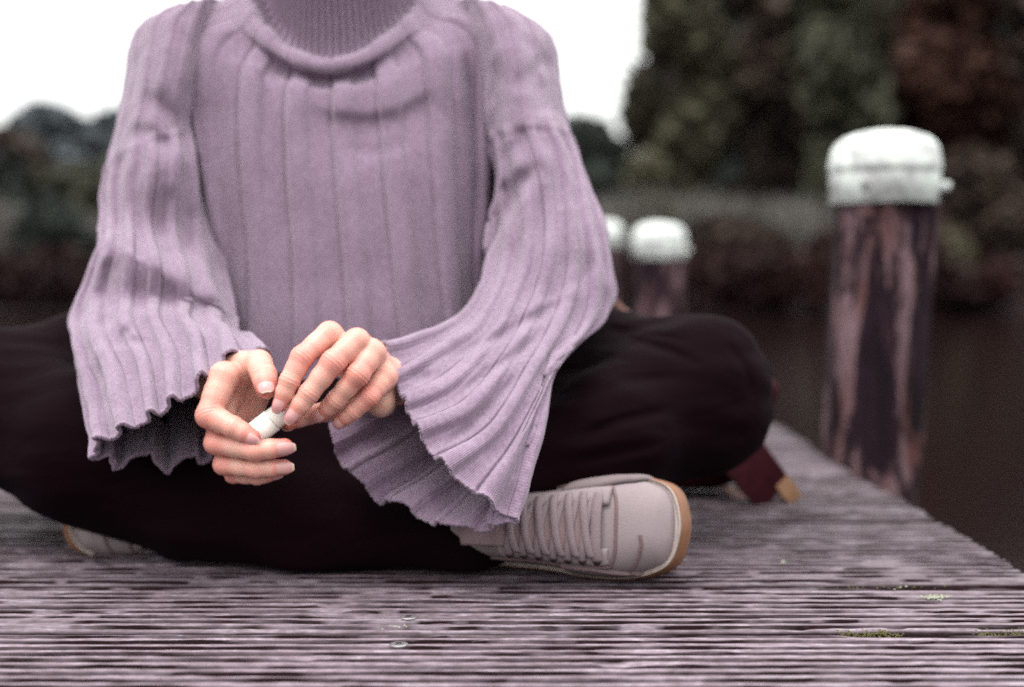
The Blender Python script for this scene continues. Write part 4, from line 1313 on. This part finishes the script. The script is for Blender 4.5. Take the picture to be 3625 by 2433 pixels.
build_sleeve(L_RINGS, 3.35, 12, [
    ('step', [(1545, 1165), (1640, 1010), (1727, 886), (1830, 720), (1920, 570)][::-1], 0.030, 26),
    ('crease', [(1895, 560), (1955, 640), (1945, 760), (1930, 900)], 0.006, 34),
    ('crease', [(2000, 520), (2008, 700), (2005, 900), (1990, 1080)], 0.006, 26),
    ('crease', [(2060, 640), (2085, 800), (2072, 960), (2055, 1060)], 0.006, 24),
    ('crease', [(1755, 590), (1830, 520), (1900, 440)], 0.006, 36),
    ('crease', [(1750, 700), (1820, 650), (1890, 610)], 0.006, 32),
    ('crease', [(1900, 250), (1940, 360), (1930, 420)], 0.006, 34),
    ('crease', [(1740, 170), (1765, 300), (1755, 430), (1735, 560)], 0.009, 30),
    ('crease', [(1800, 330), (1890, 260), (1960, 190)], 0.005, 32),
    ('crease', [(1560, 1290), (1740, 1205), (1900, 1120), (2040, 1040)], 0.008, 22),
    ('crease', [(1430, 1345), (1560, 1330), (1720, 1240)], 0.005, 22),
    ('crease', [(1600, 1420), (1800, 1270), (1960, 1150)], 0.008, 20),
    ('crease', [(1560, 1600), (1720, 1450), (1870, 1290)], 0.005, 18),
    ('step', [(1800, 1090), (1960, 1060), (2080, 985), (2130, 900)][::-1], 0.005, 34),
], 31, 0.004, 0.15)
build_sleeve(R_RINGS, 3.25, 12, [
    ('step', [(350, 850), (420, 880), (520, 940), (680, 1015), (815, 1105), (850, 1180)], 0.004, 44),
    ('crease', [(480, 330), (560, 370), (620, 420), (650, 520)], 0.008, 36),
    ('crease', [(430, 440), (540, 490), (640, 540)], 0.008, 34),
    ('crease', [(470, 570), (450, 700), (415, 850)], 0.005, 28),
    ('crease', [(610, 640), (580, 760), (545, 900)], 0.005, 28),
    ('crease', [(690, 720), (670, 830), (630, 960)], 0.005, 28),
    ('crease', [(390, 900), (370, 1000), (345, 1090)], 0.007, 30),
    ('crease', [(310, 1145), (365, 1150), (400, 1120)], 0.006, 22),
    ('crease', [(430, 1150), (460, 1205), (530, 1225)], 0.007, 22),
    ('crease', [(600, 1120), (640, 1200), (740, 1310)], 0.006, 22),
    ('crease', [(690, 1130), (700, 1170), (760, 1200)], -0.006, 24),
    ('step', [(870, 1145), (700, 1105), (600, 1110), (500, 1140)], -0.004, 22),
], 47, 0.006, 0.4)

# ---- shoes
SL = 0.262
_a = np.array([0, .06, .15, .3, .5, .65, .75, .85, .93]); _b = np.array([.010, .026, .033, .034, .037, .044, .0465, .0455, .0385])
_t = np.linspace(0.93, 1, 60)
_SW = (np.concatenate([_a, _t[1:]]), np.concatenate([_b, (.0385 * np.sqrt(np.clip(1 - ((_t - 0.93) / 0.07) ** 2, 0, 1)))[1:]]))
_t2 = np.linspace(0, 1, 400)
_y = np.interp(_t2, *_SW)
for _ in range(60): _y[1:-1] = 0.25 * _y[:-2] + 0.5 * _y[1:-1] + 0.25 * _y[2:]
_y *= np.where(_t2 > 0.93, 1, 1)
_SW = (_t2, _y)
def shoe_sec(s):
    """half width towards the little-toe side / big-toe side, height and centre shift at s (0 heel, 1 toe)"""
    w = 0.94 * np.interp(s, *_SW)
    h = np.interp(s, [0, .06, .15, .3, .42, .52, .62, .75, .85, .93, .975, 1], [.055, .070, .078, .086, .088, .080, .068, .056, .050, .043, .034, .020])
    c = np.interp(s, [0, .3, .6, .8, 1], [0, -.001, .001, .004, .007])
    return w, h, c
def shoe_pt(s, phi, off=0.0):
    """phi -90..90 degrees from one welt over the top to the other"""
    w, h, c = shoe_sec(s)
    f = np.radians(phi)
    x = np.sign(np.sin(f)) * np.abs(np.sin(f)) ** 0.85 * (w + off)
    z = 0.012 + np.abs(np.cos(f)) ** 0.72 * (h - 0.012 + off)
    p = np.stack([s * SL + 0 * x, c + x, z], -1)
    dent = 0.0022 * vnoise(p[..., 0] * 26, (c + np.sin(f) * w) * 26, np.cos(f) * h * 26, seed=61)
    p[..., 2] += dent; p[..., 1] += dent * 0.6 * np.sin(f)
    return p

def to_world(o_world, ex, ey, ez, mirror=False):
    Mx = np.eye(4)
    Mx[:3, 0], Mx[:3, 1], Mx[:3, 2], Mx[:3, 3] = ex, ey, ez, o_world
    return Matrix(Mx.tolist())

SHOE_PARTS = []
ns, npv = 70, 41
S, PH = np.meshgrid(np.concatenate([np.linspace(0, .9, 50), np.linspace(.9, 1, 21)[1:]]), np.linspace(-90, 90, npv), indexing='ij')
v = shoe_pt(S, PH)
f = grid_faces(npv, S.shape[0], flip=True).tolist()
me = mesh_np("upper", v.reshape(-1, 3), f)
SHOE_PARTS.append(("upper", me, M['suede'], None))
# sole: outline slab, rounded
def outline(k, grow):
    h0 = (1 - np.cos(np.linspace(0, np.pi, 90))) / 2
    s = np.concatenate([h0, h0[::-1][1:-1]])
    side = np.concatenate([np.ones(90), -np.ones(88)])
    w, h, c = shoe_sec(s)
    x = s * SL; y = c + side * w
    cx0 = SL * 0.5
    pts = np.stack([x, y], -1)
    dd = np.concatenate([[0], np.cumsum(np.linalg.norm(np.diff(np.vstack([pts, pts[:1]]), axis=0), axis=1))])
    tt = np.linspace(0, dd[-1], 241)[:-1]
    cl = np.vstack([pts, pts[:1]])
    x, y = np.interp(tt, dd, cl[:, 0]), np.interp(tt, dd, cl[:, 1])
    for _ in range(14):
        x = 0.25 * np.roll(x, 1) + 0.5 * x + 0.25 * np.roll(x, -1); y = 0.25 * np.roll(y, 1) + 0.5 * y + 0.25 * np.roll(y, -1)
    # grow outward
    t = np.stack([np.roll(x, -1) - np.roll(x, 1), np.roll(y, -1) - np.roll(y, 1)], -1); t /= np.linalg.norm(t, axis=1)[:, None] + 1e-9
    return np.stack([x - t[:, 1] * grow * -1 * -1, y + t[:, 0] * grow], -1) if False else np.stack([x + (-t[:, 1]) * grow, y + t[:, 0] * grow], -1)
def slab(name, z0, z1, grow, n=5, top_open=False):
    o = outline(0, grow); c = o.mean(0)
    # make sure growth is outward
    if np.abs(o - c).mean() < np.abs(outline(0, 0) - c).mean(): o = outline(0, -grow)
    m = len(o); v = []
    for z, sh in ((z0, 0.93), (z0 + 0.002, 0.985), (z0 + 0.004, 1.0), (z1 - 0.002, 1.0), (z1, 0.975)):
        for p in o:
            q = c + (p - c) * sh
            v.append((q[0], q[1], z + 0.010 * max(0, (q[0] / SL - 0.8) / 0.2) ** 2))
    f = grid_faces(m, 5, True).tolist() + [tuple(range(m - 1, -1, -1)), tuple(range(4 * m, 5 * m))]
    return mesh_np(name, v, f)
SHOE_PARTS.append(("sole", slab("sole", -0.012, 0.0195, 0.0042), M['gum'], None))
SHOE_PARTS.append(("midsole", slab("midsole", 0.0193, 0.0207, 0.0030), M['midsole'], None))
# tongue under the laces
mb = MB()
S2, P2 = np.meshgrid(np.linspace(0.30, 0.745, 30), np.linspace(-24, 24, 13), indexing='ij')
tv_ = shoe_pt(S2, P2, 0.0032)
tv_[..., 2] += 0.014 * sstep(0.40, 0.30, S2)
SHOE_PARTS.append(("tongue", mesh_np("tongue", tv_.reshape(-1, 3), grid_faces(13, 30)), M['suede_dark'], None))
# eyelet stays along both sides of the tongue
for sg in (-1, 1):
    S2, P2 = np.meshgrid(np.linspace(0.40, 0.775, 40), np.linspace(22, 47, 8), indexing='ij')
    a = shoe_pt(S2, P2 * sg, 0.0030)
    e = np.minimum(np.minimum(S2 - 0.40, 0.775 - S2) / 0.02, np.minimum(P2 - 22, 47 - P2) / 3.5)
    a2 = shoe_pt(S2, P2 * sg, 0.0008)
    k = np.clip(e, 0, 1)[..., None] ** 0.5
    a = a2 * (1 - k) + a * k
    SHOE_PARTS.append(("eyelet_stay", mesh_np("eyelet_stay", a.reshape(-1, 3), grid_faces(8, 40)), M['suede'], None))
    for i in range(7):
        mb = MB(); c0 = shoe_pt(np.array(0.450 + i * 0.048), np.array(38.0 * sg), 0.0028); c1 = shoe_pt(np.array(0.450 + i * 0.048), np.array(38.0 * sg), 0.0044)
        mb.tube([c0, c1], 0.0036, 10)
        SHOE_PARTS.append(("eyelet", mb.mesh("eyelet"), M['eyelet'], None))
# toe and side overlays with their stitched edges
for (ss, pp) in (([0.80, 0.855, 0.885, 0.885], [-82, -52, -24, -8]), ([0.775, 0.80, 0.80, 0.775], [-51, -22, 22, 51]),
                 ([0.30, 0.45, 0.60, 0.775], [58, 56, 54, 51]), ([0.30, 0.45, 0.60, 0.775], [-58, -56, -54, -51])):
    t = np.linspace(0, len(ss) - 1, 30)
    si = catmull(np.array(ss, float), t); pi_ = catmull(np.array(pp, float), t)
    mb = MB(); mb.tube(shoe_pt(si, pi_, 0.0004), 0.0016, 6)
    SHOE_PARTS.append(("stitched_seam", mb.mesh("stitched_seam"), M['seam'], None))
# raised suede overlays: one on each side of the toe
for sg in (-1, 1):
    A_, B_ = np.meshgrid(np.linspace(0, 1, 26), np.linspace(0, 1, 12), indexing='ij')
    lo_ph = 50 + 16 * sstep(0.45, 1.0, A_)
    S3 = 0.60 + 0.29 * A_ - 0.05 * (1 - B_) * A_; P3 = (lo_ph + (89 - lo_ph) * B_) * sg
    e = np.clip(np.minimum(np.minimum(A_ / 0.05, (1 - A_) / 0.06), B_ / 0.10), 0, 1) ** 0.5
    g3 = shoe_pt(S3, P3, 0.0004) * (1 - e[..., None]) + shoe_pt(S3, P3, 0.0030) * e[..., None]
    SHOE_PARTS.append(("toe_overlay", mesh_np("toe_overlay", g3.reshape(-1, 3), grid_faces(12, 26)), M['overlay'], None))
    edge_pts = np.concatenate([g3[:, 1], g3[-2, 2:]])
    mb = MB(); mb.tube(edge_pts, 0.0011, 6)
    SHOE_PARTS.append(("stitched_seam", mb.mesh("stitched_seam"), M['seam'], None))
# laces: flat bands crossing from eyelet to eyelet
def lace_band(s0, s1, p0, p1, wid, off, skew=0.0):
    t = np.linspace(0, 1, 22)
    ph_ = p0 + (p1 - p0) * t
    sc = s0 + (s1 - s0) * t
    lift = off + 0.0022 * np.sin(np.pi * t)
    rows = []
    for dw, dz in ((-1, 0), (-0.9, 0.0008), (0, 0.0013), (0.9, 0.0008), (1, 0)):
        rows.append(shoe_pt(sc + dw * wid / SL / 2, ph_, lift + dz))
    g = np.stack(rows, 1)
    return mesh_np("lace", g.reshape(-1, 3), grid_faces(5, 22))
for i in range(7):
    s = 0.450 + i * 0.048
    if i == 6:
        SHOE_PARTS.append(("lace", lace_band(s + .004, s + .004, -36, 36, 0.0088, 0.0045), M['lace'], None))
    else:
        SHOE_PARTS.append(("lace", lace_band(s, s + 0.034, -37, 30, 0.0066, 0.0042), M['lace'], None))
        SHOE_PARTS.append(("lace", lace_band(s + 0.034, s, -30, 37, 0.0066, 0.0056), M['lace'], None))

def place_shoe(origin, ex, ez, label, mirror=False):
    ex = np.array(ex, float); ex /= np.linalg.norm(ex)
    ez = np.array(ez, float); ez -= (ez @ ex) * ex; ez /= np.linalg.norm(ez)
    ey = np.cross(ez, ex)
    if mirror: ey = -ey
    Mw = to_world(origin, ex, ey, ez)
    root = None
    for name, me, mat, _ in SHOE_PARTS:
        m2 = me
        if not m2.materials: m2.materials.append(mat)
        if name == "upper":
            root = bpy.data.objects.new("shoe", m2); COL.objects.link(root)
            root.parent = person; root.matrix_parent_inverse = Matrix.Translation(person.location).inverted()
            root.matrix_basis = Mw
            root["label"] = label
            md = root.modifiers.new("thickness", 'SOLIDIFY'); md.thickness = 0.002; md.offset = -1
        else:
            o = bpy.data.objects.new(name, m2); COL.objects.link(o); o.parent = root
            if name in ("tongue", "eyelet_stay", "lace", "toe_overlay"):
                md = o.modifiers.new("thickness", 'SOLIDIFY'); md.thickness = 0.0013 if name == "lace" else 0.0022; md.offset = -1
    return root
ex = np.array([0.90, -0.42, 0.05]); ex /= np.linalg.norm(ex)
ez = np.array([-0.44, -0.87, 0.20])
toe = P(2440, 1892, 1.190)
place_shoe(toe - ex * SL, ex, ez, "pale suede lace-up shoe lying on its side with a gum sole")
exl = np.array([-0.86, -0.46, 0.05]); exl /= np.linalg.norm(exl)
place_shoe(P(225, 1850, 1.325) - exl * SL, exl, np.array([0.48, -0.84, 0.20]), "gum-soled shoe mostly tucked under the black trousers", True)
